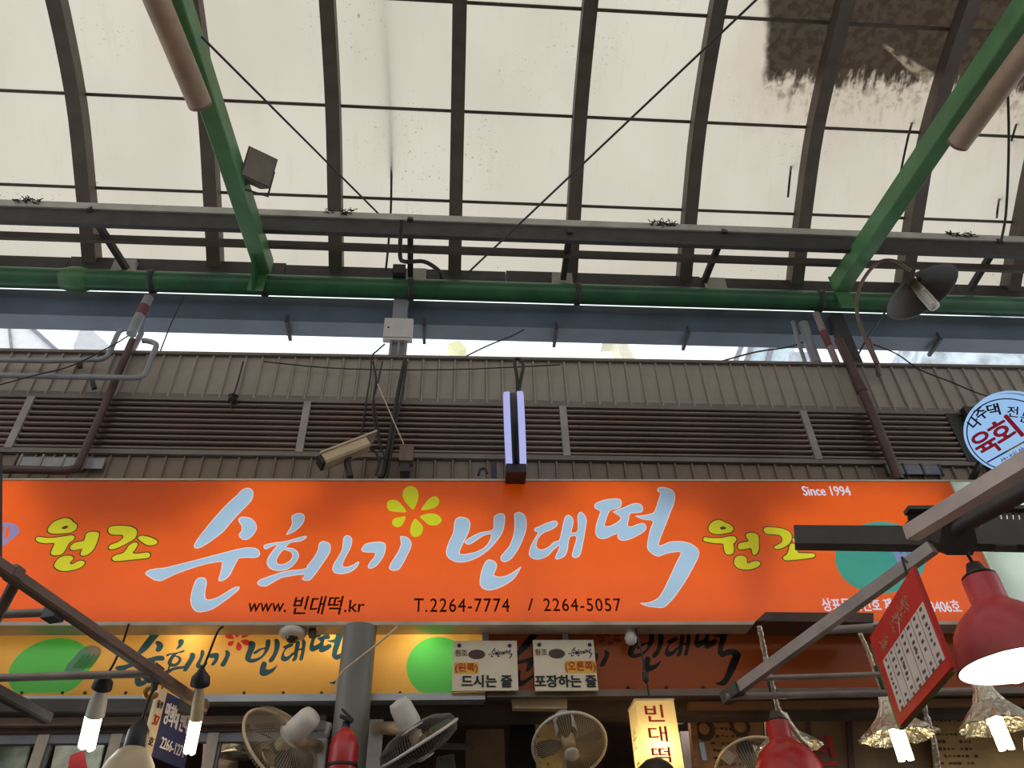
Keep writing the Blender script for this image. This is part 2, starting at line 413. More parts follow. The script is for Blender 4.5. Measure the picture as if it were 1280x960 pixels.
for i, (xa, xb) in enumerate(((-7, -3.2), (-3.195, -1.45), (-1.445, .4), (.405, 2.1), (2.105, 3.3), (3.305, 8))):
    dz = (.0, .012, -.008, .006, -.004, .01)[i]
    mesh_obj('plate', MB().box((xa, 4.505, E + 4.905), (xb, 4.555, E + 5.03 + dz)), M_dark, an)
for px, w in ((148, .17), (520, .16), (703, .17), (893, .17)):
    p = PY(px, 350, 4.47)
    mesh_obj('fixing_plate', MB().box((p.x - w / 2, 4.45, E + 4.76), (p.x + w / 2, 4.504, E + 4.97)), M_chan, an)
ch = thing('long_channel', 'dark steel channel with a top edge coloured paler as if lit ahead of the eave pipe', 'beam', (0, 3.95, E + 4.8))
mesh_obj('web', MB().box((-7, 3.95, E + 4.795), (8, 3.99, E + 4.955)), M_dark, ch)
mesh_obj('lit_tone_flange', MB().box((-7, 3.935, E + 4.957), (8, 3.975, E + 5.028)), M_chan, ch)  # paler colour imitates light falling on this face
mesh_obj('lower_rail', MB().box((-7, 4.14, E + 4.83), (8, 4.17, E + 4.90)), M_rib, ch)
for (xa, ya, xb, yb) in ((110, 260, 158, 336), (513, 272, 513, 345), (712, 288, 704, 348), (906, 288, 880, 352), (1250, 300, 1212, 362)):
    a = PY(xa, ya, 3.93); b = PY(xb, yb, 4.42)
    mesh_obj('strut', MB().bar(a, b, .045, .045), M_dark, ch)
for x, n, sd in ((30, 9, 1), (425, 7, 2), (828, 12, 3), (1203, 10, 4)):
    mb = MB(); rr = random.Random(sd)
    for _ in range(n * 4):
        p = PY(x + rr.uniform(-14, 14), 0, 3.95); q = Vector((p.x, 3.93, E + 5.02 + rr.uniform(-.03, .02)))
        q.x = PY(x + rr.uniform(-15, 15), {30: 258, 425: 271, 828: 284, 1203: 294}[x], 3.93).x
        mb.bar(q, q + Vector((rr.uniform(-.05, .05), rr.uniform(-.03, .01), rr.uniform(-.03, .04))), .005, .005)
    o = mesh_obj('debris_tuft', mb, M_black, ch); o['kind'] = 'stuff'

# ------------------------------------------------------------------ green beams and what hangs on them
def beam(name, p, q, w, h, label):
    b = thing(name, label, 'beam', (p + q) / 2)
    mesh_obj('box_section', MB().bar(p, q, w, h, bev=.008), M_green, b)
    return b
gl0, gl1 = PZ(336, 350, 4.76), PZ(186, -110, 4.72)
gl0 = gl0.lerp(gl1, (gl0.y - 4.30) / (gl0.y - gl1.y)); gl1 = gl0 + (gl1 - gl0) * ((gl0.y + 2.0) / (gl0.y - gl1.y))
gb1 = beam('roof_beam', gl0, gl1, .12, .17, 'green steel roof beam over the side with the floodlight')
mesh_obj('end_plate', MB().box((gl0.x - .09, 4.30, E + 4.5), (gl0.x + .03, 4.315, E + 4.86)), M_green, gb1)
mesh_obj('gusset', MB().prism([(gl0.x - .05, 4.31, E + 4.48), (gl0.x - .05, 4.31, E + 4.7), (gl0.x - .05, 4.05, E + 4.7)], (.02, 0, 0)), M_greendk, gb1)
gr0, gr1 = PZ(1042, 366, 4.76), PZ(1340, -75, 4.72)
gr0 = gr0.lerp(gr1, (gr0.y - 4.30) / (gr0.y - gr1.y)); gr1 = gr0 + (gr1 - gr0) * ((gr0.y + 2.0) / (gr0.y - gr1.y))
gb2 = beam('roof_beam', gr0, gr1, .12, .17, 'green steel roof beam beneath the soot stained roof sheets')
mesh_obj('end_plate', MB().box((gr0.x - .06, 4.30, E + 4.5), (gr0.x + .07, 4.315, E + 4.86)), M_green, gb2)
def lamp_tube(pts, r, label):
    t = thing('tube_lamp', label, 'lamp', pts[1], 'unlit tube lamps under the green beams')
    mesh_obj('tube', MB().tube(pts, r, 16, cap=False), M_tubebr, t)
    d = (pts[1] - pts[0]).normalized()
    for e, s in ((pts[0], -1), (pts[-1], 1)):
        mesh_obj('end_cap', MB().lathe(e, d * s, [(-.001, r * 1.0), (.018, r * 1.0), (.03, r * .7), (.03, .001)], 16), M_brownbar, t)
    m = (pts[0] + pts[1]) / 2
    mesh_obj('clip', MB().bar(m, m + Vector((0, 0, .12)), .03, .03), M_brownbar, t)
lamp_tube([PZ(171, -60, 4.50), PZ(249, 128, 4.53)], .074, 'unlit brown tube lamp under the beam that carries the floodlight')
lamp_tube([PZ(1302, 38, 4.50), PZ(1199, 178, 4.53)], .074, 'unlit brown tube lamp under the beam near the soot stain')
# floodlight
fp = PZ(320, 213, 4.86)
fl = thing('floodlight', 'boxy grey floodlight clamped beside the green beam', 'floodlight', fp + Vector((0, 0, -.1)))
def cvec(x, y, z): return (ROT @ Vector((x, y, z))).normalized()
ax, ay, az = cvec(.80, .3, .55), cvec(-.1, .97, -.2), cvec(-.55, .15, .80)
az = ax.cross(ay).normalized(); ay = az.cross(ax).normalized()
mb = MB(); c = fp
vs = []
for k, s in ((-1, .75), (1, 1.)):
    for i, j in ((-1, -1), (1, -1), (1, 1), (-1, 1)): vs.append(c + ax * (.11 * i * s) + ay * (.12 * j * s) + az * (-.07 * k))
mb.add(vs, [(0, 3, 2, 1), (4, 5, 6, 7), (0, 1, 5, 4), (1, 2, 6, 5), (2, 3, 7, 6), (3, 0, 4, 7)])
mesh_obj('housing', mb, mat('grey_floodlight_body', rgb(96, 84, 74), .5), fl)
mesh_obj('lens', MB().obox(c - az * .072, ax * .1, ay * .11, az * .006), mat('dusty_lens', rgb(110, 98, 84), .3), fl)
mesh_obj('yoke', MB().tube([c + ax * .125 - ay * .05, c + ax * .13 + ay * .15, c - ax * .02 + ay * .17, c - ax * .08 + ay * .19], .008, 8), M_dark, fl)
mesh_obj('clamp', MB().bar(c - ax * .05 + ay * .12, c - ax * .075 + ay * .19, .03, .03), M_dark, fl)
# tie rods and hanging cable
def wire(pts, r, label, name='wire', cat='wire', m=None, group=None):
    return solo(name, MB().tube(pts, r, 6), m or M_cable, label, cat, group)
wire([PZ(252, 46, 4.70), PD(482, 276, 6.55)], .008, 'thin tie rod slanting down from the green beam near the floodlight', 'tie_rod', 'rod', M_dark)
wire([PZ(1000, -52, 4.9), PD(586, 340, 6.2)], .008, 'long thin tie rod crossing four roof bays', 'tie_rod', 'rod', M_dark)
wire(crom([PD(478, -30, 6.0), PD(488, 150, 6.45), PD(489, 245, 6.55), PD(486, 300, 6.5), PD(482, 340, 6.35)], 6), .01, 'cable hanging straight down the middle roof bay', 'hanging_cable', 'cable')
wire(crom([PD(1258, 60, 6.0), PD(1261, 170, 6.3), PD(1258, 260, 6.3), PD(1252, 300, 6.2)], 6), .01, 'cable hanging down the roof bay beyond the soot stain', 'hanging_cable', 'cable')
wire(crom([PD(502, 275, 5.9), PD(500, 318, 5.95), PD(506, 327, 6.05), PD(530, 327, 6.05), PD(548, 338, 6.15), PD(552, 347, 6.3)], 6), .017, 'dark bent conduit looping over the eave plate', 'bent_conduit', 'conduit')
solo('conduit_box', MB().obox(PY(499, 340, 4.33), Vector((.05, 0, 0)), Vector((0, .04, 0)), Vector((0, 0, .05))), M_dark, 'small dark conduit box on the eave above the white junction box', 'box')
# drips of melted joint filler beside the ribs
for i, pts in enumerate((((1009, 78), (1004, 110), (998, 140), (993, 170), (988, 215), (985, 246)), ((1153, 95), (1148, 125), (1138, 160), (1131, 190), (1124, 225)), ((1278, 130), (1266, 170), (1256, 205), (1248, 255), (1246, 272)))):
    q = []
    for x, y in pts:
        d = ray(x, y); best = min(range(len(ARCH)), key=lambda j: abs((ARCH[j].z - E) / ARCH[j].y * d.y - d.z) if ARCH[j].y > .3 else 9)
        a = ARCH[best]; bj = best + 1 if (a.z - E) * d.y > d.z * a.y else best - 1
        e0 = (a.z - E) * d.y - d.z * a.y; e1 = (ARCH[bj].z - E) * d.y - d.z * ARCH[bj].y
        pnt = a.lerp(ARCH[bj], e0 / (e0 - e1) if e0 != e1 else 0); q.append(CAMP + d * (pnt.y / d.y) * .972)
    ww = [.008, .012, .007, .01, .006, .014][:len(q)]
    lab = ('first dark ragged sealant drip along a rib, left of the soot beam', 'ragged sealant drip on the rib that the green beam crosses', 'ragged sealant drip on the rib at the end of the roof view')[i]
    o = solo('sealant_drip', MB().tube(crom(q, 3), .009, 6), M_black, lab, 'sealant', 'sealant drips on the ribs')

# ------------------------------------------------------------------ facade above the signs
WY = 4.30
wb = mesh_obj('wall_back', MB().box((-7, WY + .03, E + 1.30), (9, WY + .16, E + 3.78)), M_darkwall)
tag(wb, 'upper shop front of grey brown ribbed metal with a louvre band', 'wall', kind='structure')
def ztop(x): return E + 3.812 + .0090 * x
PW = .1148
pan = None
def clad_panel(name, h, m):
    """one ribbed sheet: flat pan, raised seam on its left edge, turned lip at the top"""
    mb = MB(); w = PW
    prof = [(0, 0), (.004, -.016), (.014, -.016), (.018, 0), (w - .002, 0)]
    vs = [(x, y, z) for z in (0, h) for x, y in prof]; n = len(prof)
    fs = [(i, i + 1, n + i + 1, n + i) for i in range(n - 1)]
    mb.add(vs, fs); return mesh_obj(name, mb, m, wb)
k0 = -55
for k in range(k0, 62):
    x = .093 + k * PW
    if not -6.2 < x < 7.0: continue
    if pan is None: pan = q = clad_panel('cladding_panel', 1.0, M_clad)
    else: q = link_copy(pan, wb)
    zb_ = E + 3.40; q.location = (x, WY, zb_); q.scale = (1, 1, ztop(x) - zb_)
lp = None
for k in range(k0, 62):
    x = .093 + k * PW
    if not -6.2 < x < 7.0: continue
    if lp is None: lp = q = clad_panel('lower_cladding_panel', .5, M_clad2)
    else: q = link_copy(lp, wb)
    q.location = (x, WY, E + 2.42)
mesh_obj('top_flashing', MB().prism([(-7, WY - .03, ztop(-7) - .006), (-7, WY + .17, ztop(-7) - .006), (-7, WY + .17, ztop(-7) + .018), (-7, WY - .03, ztop(-7) + .018)], (16, 0, ztop(9) - ztop(-7))), M_flash, wb)
mesh_obj('middle_flashing', MB().box((-7, WY - .028, E + 3.372), (9, WY + .02, E + 3.402)).box((-7, WY - .012, E + 3.402), (9, WY + .02, E + 3.44)), M_flash, wb)
mesh_obj('lower_flashing', MB().box((-7, WY - .03, E + 2.925), (9, WY + .03, E + 2.96)), M_flash, wb)
# louvre band: bays of single slats between mullions
MX = [-4.75, -2.835, -1.015, .748, 2.487, 3.60, 5.4]
slat = None
for bi in range(len(MX) - 1):
    xa, xb = MX[bi] + .02, MX[bi + 1] - .02
    for j in range(9):
        if slat is None:
            mb = MB(); pr = [(.008, -.004), (-.018, .0), (-.027, .007), (-.028, .018), (-.020, .026), (.012, .042), (.018, .038)]
            mb.prism([(0, y, z) for y, z in pr], (1, 0, 0)); slat = q = mesh_obj('louvre_slat', mb, M_louv, wb)
        else: q = link_copy(slat, wb)
        q.location = (xa, WY - .002, E + 2.966 + j * .0455); q.scale = (xb - xa, 1, 1)
for i, x in enumerate(MX[1:-1]):
    w = .024 if i < 4 else .05
    mesh_obj('louvre_mullion', MB().box((x - w, WY - .035, E + 2.955), (x + w, WY - .005, E + 3.376)), M_mull if i < 4 else M_black, wb)
mesh_obj('louvre_backing', MB().box((-6, WY + .02, E + 2.94), (8, WY + .029, E + 3.39)), M_black, wb)
for i, x in enumerate((2.93, 3.06, 3.19, 3.32)):
    if i < 3: mesh_obj('small_pane', MB().box((x + .008, WY - .04, E + 2.84), (x + .122, WY - .036, E + 2.915)), mat('dim_blue_pane', rgb(92, 98, 118), .12, spec=.8), wb)
    mesh_obj('pane_bar', MB().box((x - .006, WY - .045, E + 2.83), (x + .006, WY - .03, E + 2.925)), M_black, wb)
for i, x in enumerate((-2.72, -2.59, -2.46, -2.33)):
    mesh_obj('small_pane', MB().box((x + .008, WY - .04, E + 2.80), (x + .122, WY - .036, E + 2.88)), mat('pale_grey_pane', rgb(150, 150, 160), .2, spec=.7), wb)
    mesh_obj('pane_bar', MB().box((x - .006, WY - .045, E + 2.79), (x + .006, WY - .03, E + 2.9)), M_mull, wb)
o = solo('corner_post', MB().box((3.67, WY - .09, E + 2.60), (3.78, WY - .035, E + 3.40)), M_black, 'black upright post closing the louvre band beside the lit disc sign', 'post')

# ------------------------------------------------------------------ posts, pipes and boxes in the open gap
def post(px, y0, y1, Y, w, m, label, name='roof_post'):
    a, b = PY(px, y0, Y), PY(px, y1, Y)
    return solo(name, MB().box((a.x - w / 2, Y - .04, b.z), (a.x + w / 2, Y + .04, a.z)), m, label, 'post')
post(502, 374, 470, 4.48, .115, M_gpipe, 'grey roof post behind the white junction box')
post(1043, 395, 470, 4.48, .10, M_dark, 'dark roof post behind the red brown pipes under the dish lamp')
jb = thing('junction_box', 'white plastic junction box on the middle roof post', 'box', PY(497, 428, 4.40))
a, b = PY(481, 398, 4.40), PY(515, 425, 4.40)
mesh_obj('body', MB().box((a.x, 4.40, b.z), (b.x, 4.439, a.z)), M_white, jb)
mesh_obj('cover', MB().box((a.x + .004, 4.39, b.z + .02), (b.x - .004, 4.3995, a.z - .004)), mat('grey_white_cover', rgb(196, 192, 188), .4, var=.06), jb)
s_ = PY(485.5, 409, 4.388)
mesh_obj('screw', MB().lathe((s_.x, 4.39, s_.z), (0, -1, 0), [(0, .008), (.004, .008), (.005, .001)], 10), M_black, jb)
for px in (489, 499, 508):
    p, q = PY(px, 426, 4.42), PY(px - 2, 446, 4.42)
    mesh_obj('cable_tail', MB().tube([p, q], .011, 8), M_gpipe, jb)
lc = solo('lead_cable', MB().tube(pxcurve([(481, 430), (472, 438), (465, 446), (463, 470), (458, 500), (452, 540), (449, 548)], 4.24), .006, 6), M_cable, 'black cable dropping from the junction box down the cladding', 'cable')
rb = thing('water_pipe', 'red brown pipe with grey elbow running down over the louvre, junction box to its right', 'pipe', PY(97, 586, 4.2))
mesh_obj('down_run', MB().tube(pxcurve([(186, 372), (180, 384), (171, 402), (164, 418)], 4.33) , .036, 12), M_gpipe, rb)
mesh_obj('red_band', MB().tube([PY(181, 383, 4.33), PY(175, 394, 4.33)], .039, 12), mat('faded_red_band', rgb(112, 56, 56), .5), rb)
mesh_obj('lower_run', MB().tube([PY(x, y, 4.21) for x, y in ((166, 425), (155, 450), (140, 485), (121, 530), (102, 572))] + pxcurve([(102, 572), (96, 584), (84, 588), (60, 588), (0, 587), (-420, 587)], 4.21)[1:], .026, 12), M_rust, rb)
g2 = thing('conduit_pipe', 'upper grey conduit on the left cladding, bent up over the wall top', 'pipe', PY(60, 452, 4.2))
mesh_obj('pipe', MB().tube(pxcurve([(-420, 441), (0, 450), (60, 451), (110, 450), (130, 448), (138, 438), (146, 420), (150, 414), (154, 412)], 4.20), .018, 10), M_gpipe, g2)
mesh_obj('clip', MB().bar(PY(100, 448, 4.25), PY(100, 460, 4.25), .03, .02, up=(0, 1, 0)), M_dark, g2)
g3 = thing('conduit_pipe', 'lower grey conduit on the left cladding, looping up beside the red brown pipe', 'pipe', PY(60, 472, 4.2))
mesh_obj('pipe', MB().tube(pxcurve([(-420, 460), (0, 469), (80, 471), (150, 472), (172, 472), (182, 466), (188, 450), (195, 434), (193, 429), (183, 426), (178, 426)], 4.14), .019, 10), M_gpipe, g3)
mesh_obj('clip', MB().bar(PY(114, 470, 4.22), PY(118, 486, 4.22), .03, .02, up=(0, 1, 0)), M_dark, g3)
solo('brace_pipe', MB().tube([PY(178, 400, 4.56), PY(176, 418, 4.52), PY(162, 445, 4.48)], .022, 10), M_gpipe, 'short purple grey stub pipe beside the red banded elbow', 'pipe')
r2 = thing('drain_pipe', 'long dark red brown pipe slanting down across the louvre under the dish lamp', 'pipe', PY(1122, 600, 4.15))
mesh_obj('run', MB().tube([PY(x, y, 4.19) for x, y in ((1048, 425), (1062, 455), (1085, 505), (1108, 560), (1124, 600))], .034, 12), M_rust, r2)
mesh_obj('coupling', MB().tube([PY(1072, 478, 4.19), PY(1078, 490, 4.19)], .04, 12), M_rust, r2)
r3 = thing('sprinkler_pipe', 'red and white pipe joint hanging at the green eave pipe beside the drain pipe', 'pipe', PY(1045, 455, 4.3))
mesh_obj('run', MB().tube([PY(1020, 392, 4.36), PY(1028, 412, 4.35), PY(1040, 440, 4.33), PY(1046, 455, 4.33)], .026, 10), mat('pinkish_grey_pipe', rgb(150, 132, 130), .5), r3)
mesh_obj('red_sleeve', MB().tube([PY(1029, 415, 4.35), PY(1037, 434, 4.335)], .03, 10), mat('faded_red_band', rgb(150, 52, 52)), r3)
solo('vent_pipe', MB().tube([PY(1004, 405, 4.46), PY(1012, 430, 4.43), PY(1021, 455, 4.4)], .04, 12), M_gpipe, 'thick grey pipe rising from the wall top beside the red and white joint', 'pipe')
solo('thin_pipe', MB().tube([PY(991, 402, 4.46), PY(998, 428, 4.43), PY(1007, 455, 4.4)], .016, 10), M_gpipe, 'thin grey pipe left of the thick vent pipe on the wall top', 'pipe')

# ------------------------------------------------------------------ dish lamp on its gooseneck
dp = PY(1151, 364, 3.9)
dl = thing('dish_lamp', 'dark round dish lamp with bare energy saving bulb on a curved arm', 'lamp', dp)
dax = cvec(.24, .66, -.55)                       # opening direction
prof = [(x * 1.25, r * 1.34) for x, r in [(-.10, .03), (-.085, .06), (-.05, .12), (-.005, .195), (.012, .215), (.012, .209), (-.0, .19), (-.045, .112), (-.08, .05)]]
mesh_obj('reflector', MB().lathe(dp, dax, prof, 32), mat('dark_brown_enamel', rgb(54, 44, 40), .55, spec=.4), dl)
mesh_obj('socket', MB().lathe(dp, dax, [(-.13, .02), (-.12, .035), (-.06, .035), (.0, .04), (.01, .03), (.01, .001)], 16), M_beige, dl)
a_ = dax.orthogonal().normalized(); b_ = dax.cross(a_)
for k in range(3):
    an = k * 2.094; off_ = (a_ * math.cos(an) + b_ * math.sin(an)) * .026
    mesh_obj('bulb_tube', MB().tube([dp + dax * .01 + off_, dp + dax * .17 + off_], .02, 10), mat('dull_glass_tube', rgb(220, 214, 206), .2, var=.04), dl)
mesh_obj('bulb_tip', MB().lathe(dp + dax * .171, dax, [(0, .038), (.012, .036), (.02, .02), (.022, .001)], 14), M_white, dl)
arm = crom([PY(1096, 455, 4.1), PY(1082, 425, 4.1), PY(1072, 395, 4.1), PY(1072, 370, 4.08), PY(1080, 348, 4.05), PY(1098, 328, 4.0), PY(1118, 326, 3.95), PY(1138, 338, 3.90)], 6)
mesh_obj('gooseneck', MB().tube(arm, .014, 8), M_brownbar, dl)
mesh_obj('brace', MB().tube([PY(1112, 382, 4.1), PY(1084, 422, 4.1), PY(1070, 448, 4.15)], .008, 6), M_dark, dl)
solo('lamp_bracket', MB().tube([PY(1086, 424, 4.2), PY(1090, 440, 4.2), PY(1097, 456, 4.2), PY(1099, 470, 4.24)], .02, 8), M_brownbar, 'rusty bracket under the gooseneck of the dish lamp', 'bracket')

# ------------------------------------------------------------------ what shows through the gap: roofs and fronts beyond the wall
M_bright = mat('white_painted_roof', rgb(236, 238, 240), .6, var=.05)
M_brcream = mat('cream_painted_wall', rgb(240, 234, 212), .6, var=.05)
M_bglass = mat('pale_blue_glass_front', rgb(196, 214, 222), .2, var=.08, spec=.7)
M_bgrey = mat('mottled_grey_wall', rgb(196, 206, 214), .7, var=.35, scale=2.2)
def slab(name, pts, Y, th, m, label, cat):
    return solo(name, MB().prism([PY(x, y, Y) for x, y in pts], (0, th, 0)), m, label, cat)
b1 = thing('white_roof', 'white gabled roof seen at the left end of the open gap', 'roof', PY(60, 470, 10))
mesh_obj('gable', MB().prism([PY(x, y, 10.0) for x, y in ((-80, 380), (18, 390), (74, 442), (74, 1280), (-80, 1280))], (0, 1.2, 0)), M_bright, b1)
mesh_obj('gable_return', MB().prism([PY(x, y, 9.6) for x, y in ((92, 430), (104, 402), (152, 445), (152, 480), (92, 480))], (0, .4, 0)), mat('grey_white_roof', rgb(206, 208, 212), .6, var=.06), b1)
mesh_obj('roof_edge', MB().bar(PY(18, 390, 9.97), PY(80, 446, 9.97), .06, .05), M_gpipe, b1)
mesh_obj('seam', MB().bar(PY(10, 395, 9.97), PY(15, 445, 9.97), .04, .03), M_gpipe, b1)
c1 = thing('chimney_flue', 'cream square flue leaning up in the gap above the louvre', 'flue', PY(790, 460, 9))
mesh_obj('shaft', MB().prism([PY(x, y, 9.0) for x, y in ((764, 414), (776, 413), (830, 520), (900, 1250), (850, 1250), (808, 520))], (0, .3, 0)), M_brcream, c1)
mesh_obj('cap', MB().prism([PY(x, y, 8.95) for x, y in ((755, 419), (760, 413), (778, 412), (776, 418))], (0, .4, 0)), M_brcream, c1)
slab('yellow_light', [(559, 430), (574, 425), (583, 435), (574, 440), (580, 1280), (572, 1280), (569, 440)], 9, .2, mat('pale_yellow_lamp_box', rgb(244, 240, 190), .5, var=.04), 'small pale yellow box in the sky right of the white junction box', 'box')
b2 = thing('glass_building', 'pale blue glazed building beyond the wall, between flue and dark roof post', 'building', PY(960, 480, 14))
mesh_obj('body', MB().prism([PY(x, y, 14) for x, y in ((942, 400), (990, 400), (1060, 1250), (760, 1250))], (0, 3, 0)), M_bglass, b2)
for xa, xb in ((938, 912), (950, 926), (972, 955)):
    mesh_obj('mullion', MB().bar(PY(xa, 405, 13.95), PY(xb, 470, 13.95), .12, .1, up=(0, 1, 0)), M_gpipe, b2)
slab('grey_kiosk', [(987, 440), (1012, 440), (1014, 475), (1014, 1270), (980, 1270), (980, 475)], 11, .8, mat('kiosk_grey', rgb(186, 190, 198), .6), 'small grey box standing beyond the wall beside the thin pipe', 'box')
slab('mottled_building', [(1152, 395), (1320, 395), (1320, 1270), (1142, 1270), (1142, 500), (1154, 440)], 12, 2, M_bgrey, 'mottled grey plastered building at the right end of the gap', 'building')
wire(pxcurve([(575, 449), (610, 432), (640, 420), (655, 412)], 4.50), .006, 'thin line crossing the bright gap right of the junction box', 'overhead_wire')
wire(pxcurve([(900, 452), (945, 440), (985, 434), (1003, 428)], 4.44), .007, 'overhead wire crossing before the glazed building', 'overhead_wire')
wire(pxcurve([(1085, 428), (1120, 442), (1150, 462), (1190, 478), (1230, 494), (1300, 513)], 4.22), .006, 'black wire from the dish lamp to the lit disc sign', 'overhead_wire')
wire(pxcurve([(0, 481), (40, 470), (90, 457), (140, 432), (160, 420)], 4.09), .005, 'thin wire rising across both grey conduits', 'overhead_wire')
wire(pxcurve([(304, 452), (298, 475), (291, 497), (288, 510)], 4.24), .006, 'short black wire ending in a knot on the cladding', 'wall_wire')
solo('wire_knot', MB().lathe(PY(291, 498, 4.24), (0, 0, 1), [(-.035, .004), (-.02, .03), (0, .02), (.02, .035), (.035, .005)], 8, .3, 3), M_black, 'black knot of wire on the edge of the cladding', 'wire')
wire(pxcurve([(230, 372), (215, 402), (200, 440)], 4.35), .005, 'thin stay wire beside the looping grey conduit', 'stay_wire')
wire(pxcurve([(330, 452), (400, 459), (470, 462), (560, 462), (640, 459), (700, 456)], 4.24), .005, 'slack wire along the top of the middle cladding', 'slack_wire')
for i, (pts, r) in enumerate(((((506, 450), (500, 480), (494, 510), (487, 550), (480, 590), (474, 598)), .016), (((466, 452), (470, 475), (467, 500), (472, 530), (476, 560)), .007), (((478, 452), (472, 480), (466, 505), (470, 540), (482, 575)), .006), (((509, 452), (503, 490), (495, 530), (490, 560), (484, 596)), .008))):
    wire(pxcurve(pts, 4.22 - .012 * i), r, ('thickest black cable of the bundle under the junction box', 'thin black cable left of the bundle, wavy', 'thin black cable crossing behind the box camera', 'second black cable hugging the thick bundle')[i], 'bundle_cable', 'cable', None, 'cables under the junction box')
wire(pxcurve([(472, 480), (485, 510), (498, 540), (505, 556)], 4.15), .004, 'pale thin cord slanting down to the small grey box', 'slack_string', 'cord', M_beige)

# ------------------------------------------------------------------ cameras, small boxes on the facade foot
cc = thing('box_camera', 'dusty beige box camera tilted on the orange sign top', 'camera', PY(437, 598, 4.05))
p, q = PY(399, 579, 4.02), PY(463, 554, 4.10)
ax_ = (q - p).normalized()
mesh_obj('housing', MB().bar(p + ax_ * .02, q - ax_ * .03, .11, .075, bev=.012), M_cream, cc)
mesh_obj('sunshield', MB().bar(p - ax_ * .01 + Vector((0, 0, .043)), q + ax_ * .03 + Vector((0, 0, .043)), .13, .012), M_beige, cc)
mesh_obj('front_glass', MB().bar(p, p + ax_ * .019, .09, .06), M_black, cc)
mesh_obj('bracket', MB().tube([PY(437, 565, 4.08), PY(434, 580, 4.08), PY(438, 597, 4.06)], .02, 8), M_dark, cc)
mesh_obj('cable_loop', MB().tube(pxcurve([(462, 560), (470, 566), (474, 578), (470, 594)], 4.1), .008, 6), M_cable, cc)
a, b = PY(500, 555, 4.14), PY(516, 575, 4.14)
sb = thing('switch_box', 'small grey brown box on the lower cladding right of the cable bundle', 'box', ((a.x + b.x) / 2, 4.2, b.z))
mesh_obj('case', MB().box((a.x, 4.14, b.z), (b.x, 4.22, a.z)), M_brownbar, sb)
mesh_obj('stub', MB().box((a.x + .01, 4.16, b.z - .07), (b.x - .02, 4.27, b.z - .001)), M_dark, sb)
solo('bracket_hook', MB().tube(pxcurve([(598, 594), (600, 587), (606, 586), (609, 592)], 4.1), .009, 8).box((PY(609, 0, 4.1).x, 4.09, PY(600, 600, 4.1).z), (PY(614, 590, 4.1).x, 4.115, PY(612, 578, 4.1).z)), M_black, 'small black hook bracket on the sign top left of the edge-on disc sign', 'bracket')

# ------------------------------------------------------------------ disc signs
def disc_sign(name, c, nrm, R, label, rim_m, face_m, half=.06, arm=None):
    t = thing(name, label, 'sign', c - Vector((0, 0, R)))
    n = nrm.normalized()
    mesh_obj('drum', MB().lathe(c, n, [(-half * .45, R * .9), (-half * .45, R * .97), (half * .45, R * .97), (half * .45, R * .9)], 48), rim_m, t)
    for s in (-1, 1):
        pr = [(half * .46, R * .985), (half * .5, R), (half * 1.05, R), (half * 1.17, R * .992), (half * 1.24, R * .975), (half * 1.27, R * .94), (half * 1.27, R * .4), (half * 1.27, .0005)]
        mesh_obj('lit_face', MB().lathe(c, n * s, pr, 56), face_m, t)
    return t
M_face = glow('lit_pale_blue_face', (.36, .60, .94, 1), .85)
M_face2 = glow('lit_lavender_face', (.42, .44, .80, 1), 1.0)
Rd = .246
cd = PY(643.5, 539, 3.86); 
d1 = disc_sign('disc_sign', cd, Vector((1, -cd.x / cd.y, 0)), Rd, 'round lavender lit sign seen edge on above the orange sign', M_black, M_face2, .049)
mesh_obj('hanger', MB().tube(pxcurve([(648, 490), (652, 470), (654, 456), (649, 449), (643, 451), (646, 470), (647, 490)], 3.87, 4), .011, 8), M_black, d1)
mesh_obj('foot_bracket', MB().box((cd.x - .06, 3.85, cd.z - Rd - .06), (cd.x + .06, 3.98, cd.z - Rd + .0)), M_black, d1)
mesh_obj('wall_arm', MB().bar(cd + Vector((0, .0, Rd + .03)), Vector((cd.x, 4.28, cd.z + Rd + .03)), .03, .03), M_black, d1)
c2 = PD(1264, 540, 4.3)
n2 = cvec(-.66, .20, -.72)
R2 = .222
d2 = disc_sign('disc_sign', c2, n2, R2, 'round lit sign with blue ring and red lettering at the right edge', M_black, M_face, .05)
mesh_obj('wall_arm', MB().bar(c2 + Vector((.1, .02, .21)), Vector((c2.x + .35, 4.28, c2.z + .21)), .03, .03), M_black, d2)
u2 = (cvec(.83, -.56, 0) ); u2 = (u2 - u2.dot(n2) * n2).normalized(); v2 = n2.cross(u2).normalized()
if v2.z < 0: v2 = -v2
if n2.dot(u2.cross(v2)) < 0: pass
fo = c2 + n2 * (.05 * 1.27 + .004)
M_navy = mat('navy_print', rgb(36, 52, 118), .4, var=.04); M_redp = mat('crimson_print', rgb(214, 34, 70), .4, var=.05)
mb = MB(); vs = []
for k in range(64):
    a = 2 * math.pi * k / 64
    for rr in (R2 * .895, R2 * .925): vs.append(fo - n2 * .0025 + (u2 * math.cos(a) + v2 * math.sin(a)) * rr)
mb.add(vs, [(2 * k, 2 * k + 1, (2 * k + 3) % 128, (2 * k + 2) % 128) for k in range(64)])
mesh_obj('blue_ring', mb, M_navy, d2)
def on_disc(body, x, y, h, rot, m, w=None, bold=.02, name='lettering'):
    cu, cv = math.cos(rot), math.sin(rot); u = u2 * cu + v2 * cv; v = -u2 * cv + v2 * cu
    w = w or h; o = fo + u2 * (x * R2) + v2 * (y * R2) - u * (w / 2) - v * (h / 2)
    return letter(name, body, m, d2, o, u, v, w, h, bold)
on_disc('나', -.43, .66, .064, .2, M_inkblk, .05, .04); on_disc('주', -.16, .76, .062, .05, M_inkblk, .058, .04); on_disc('댁', .12, .69, .064, -.4, M_inkblk, .058, .035)
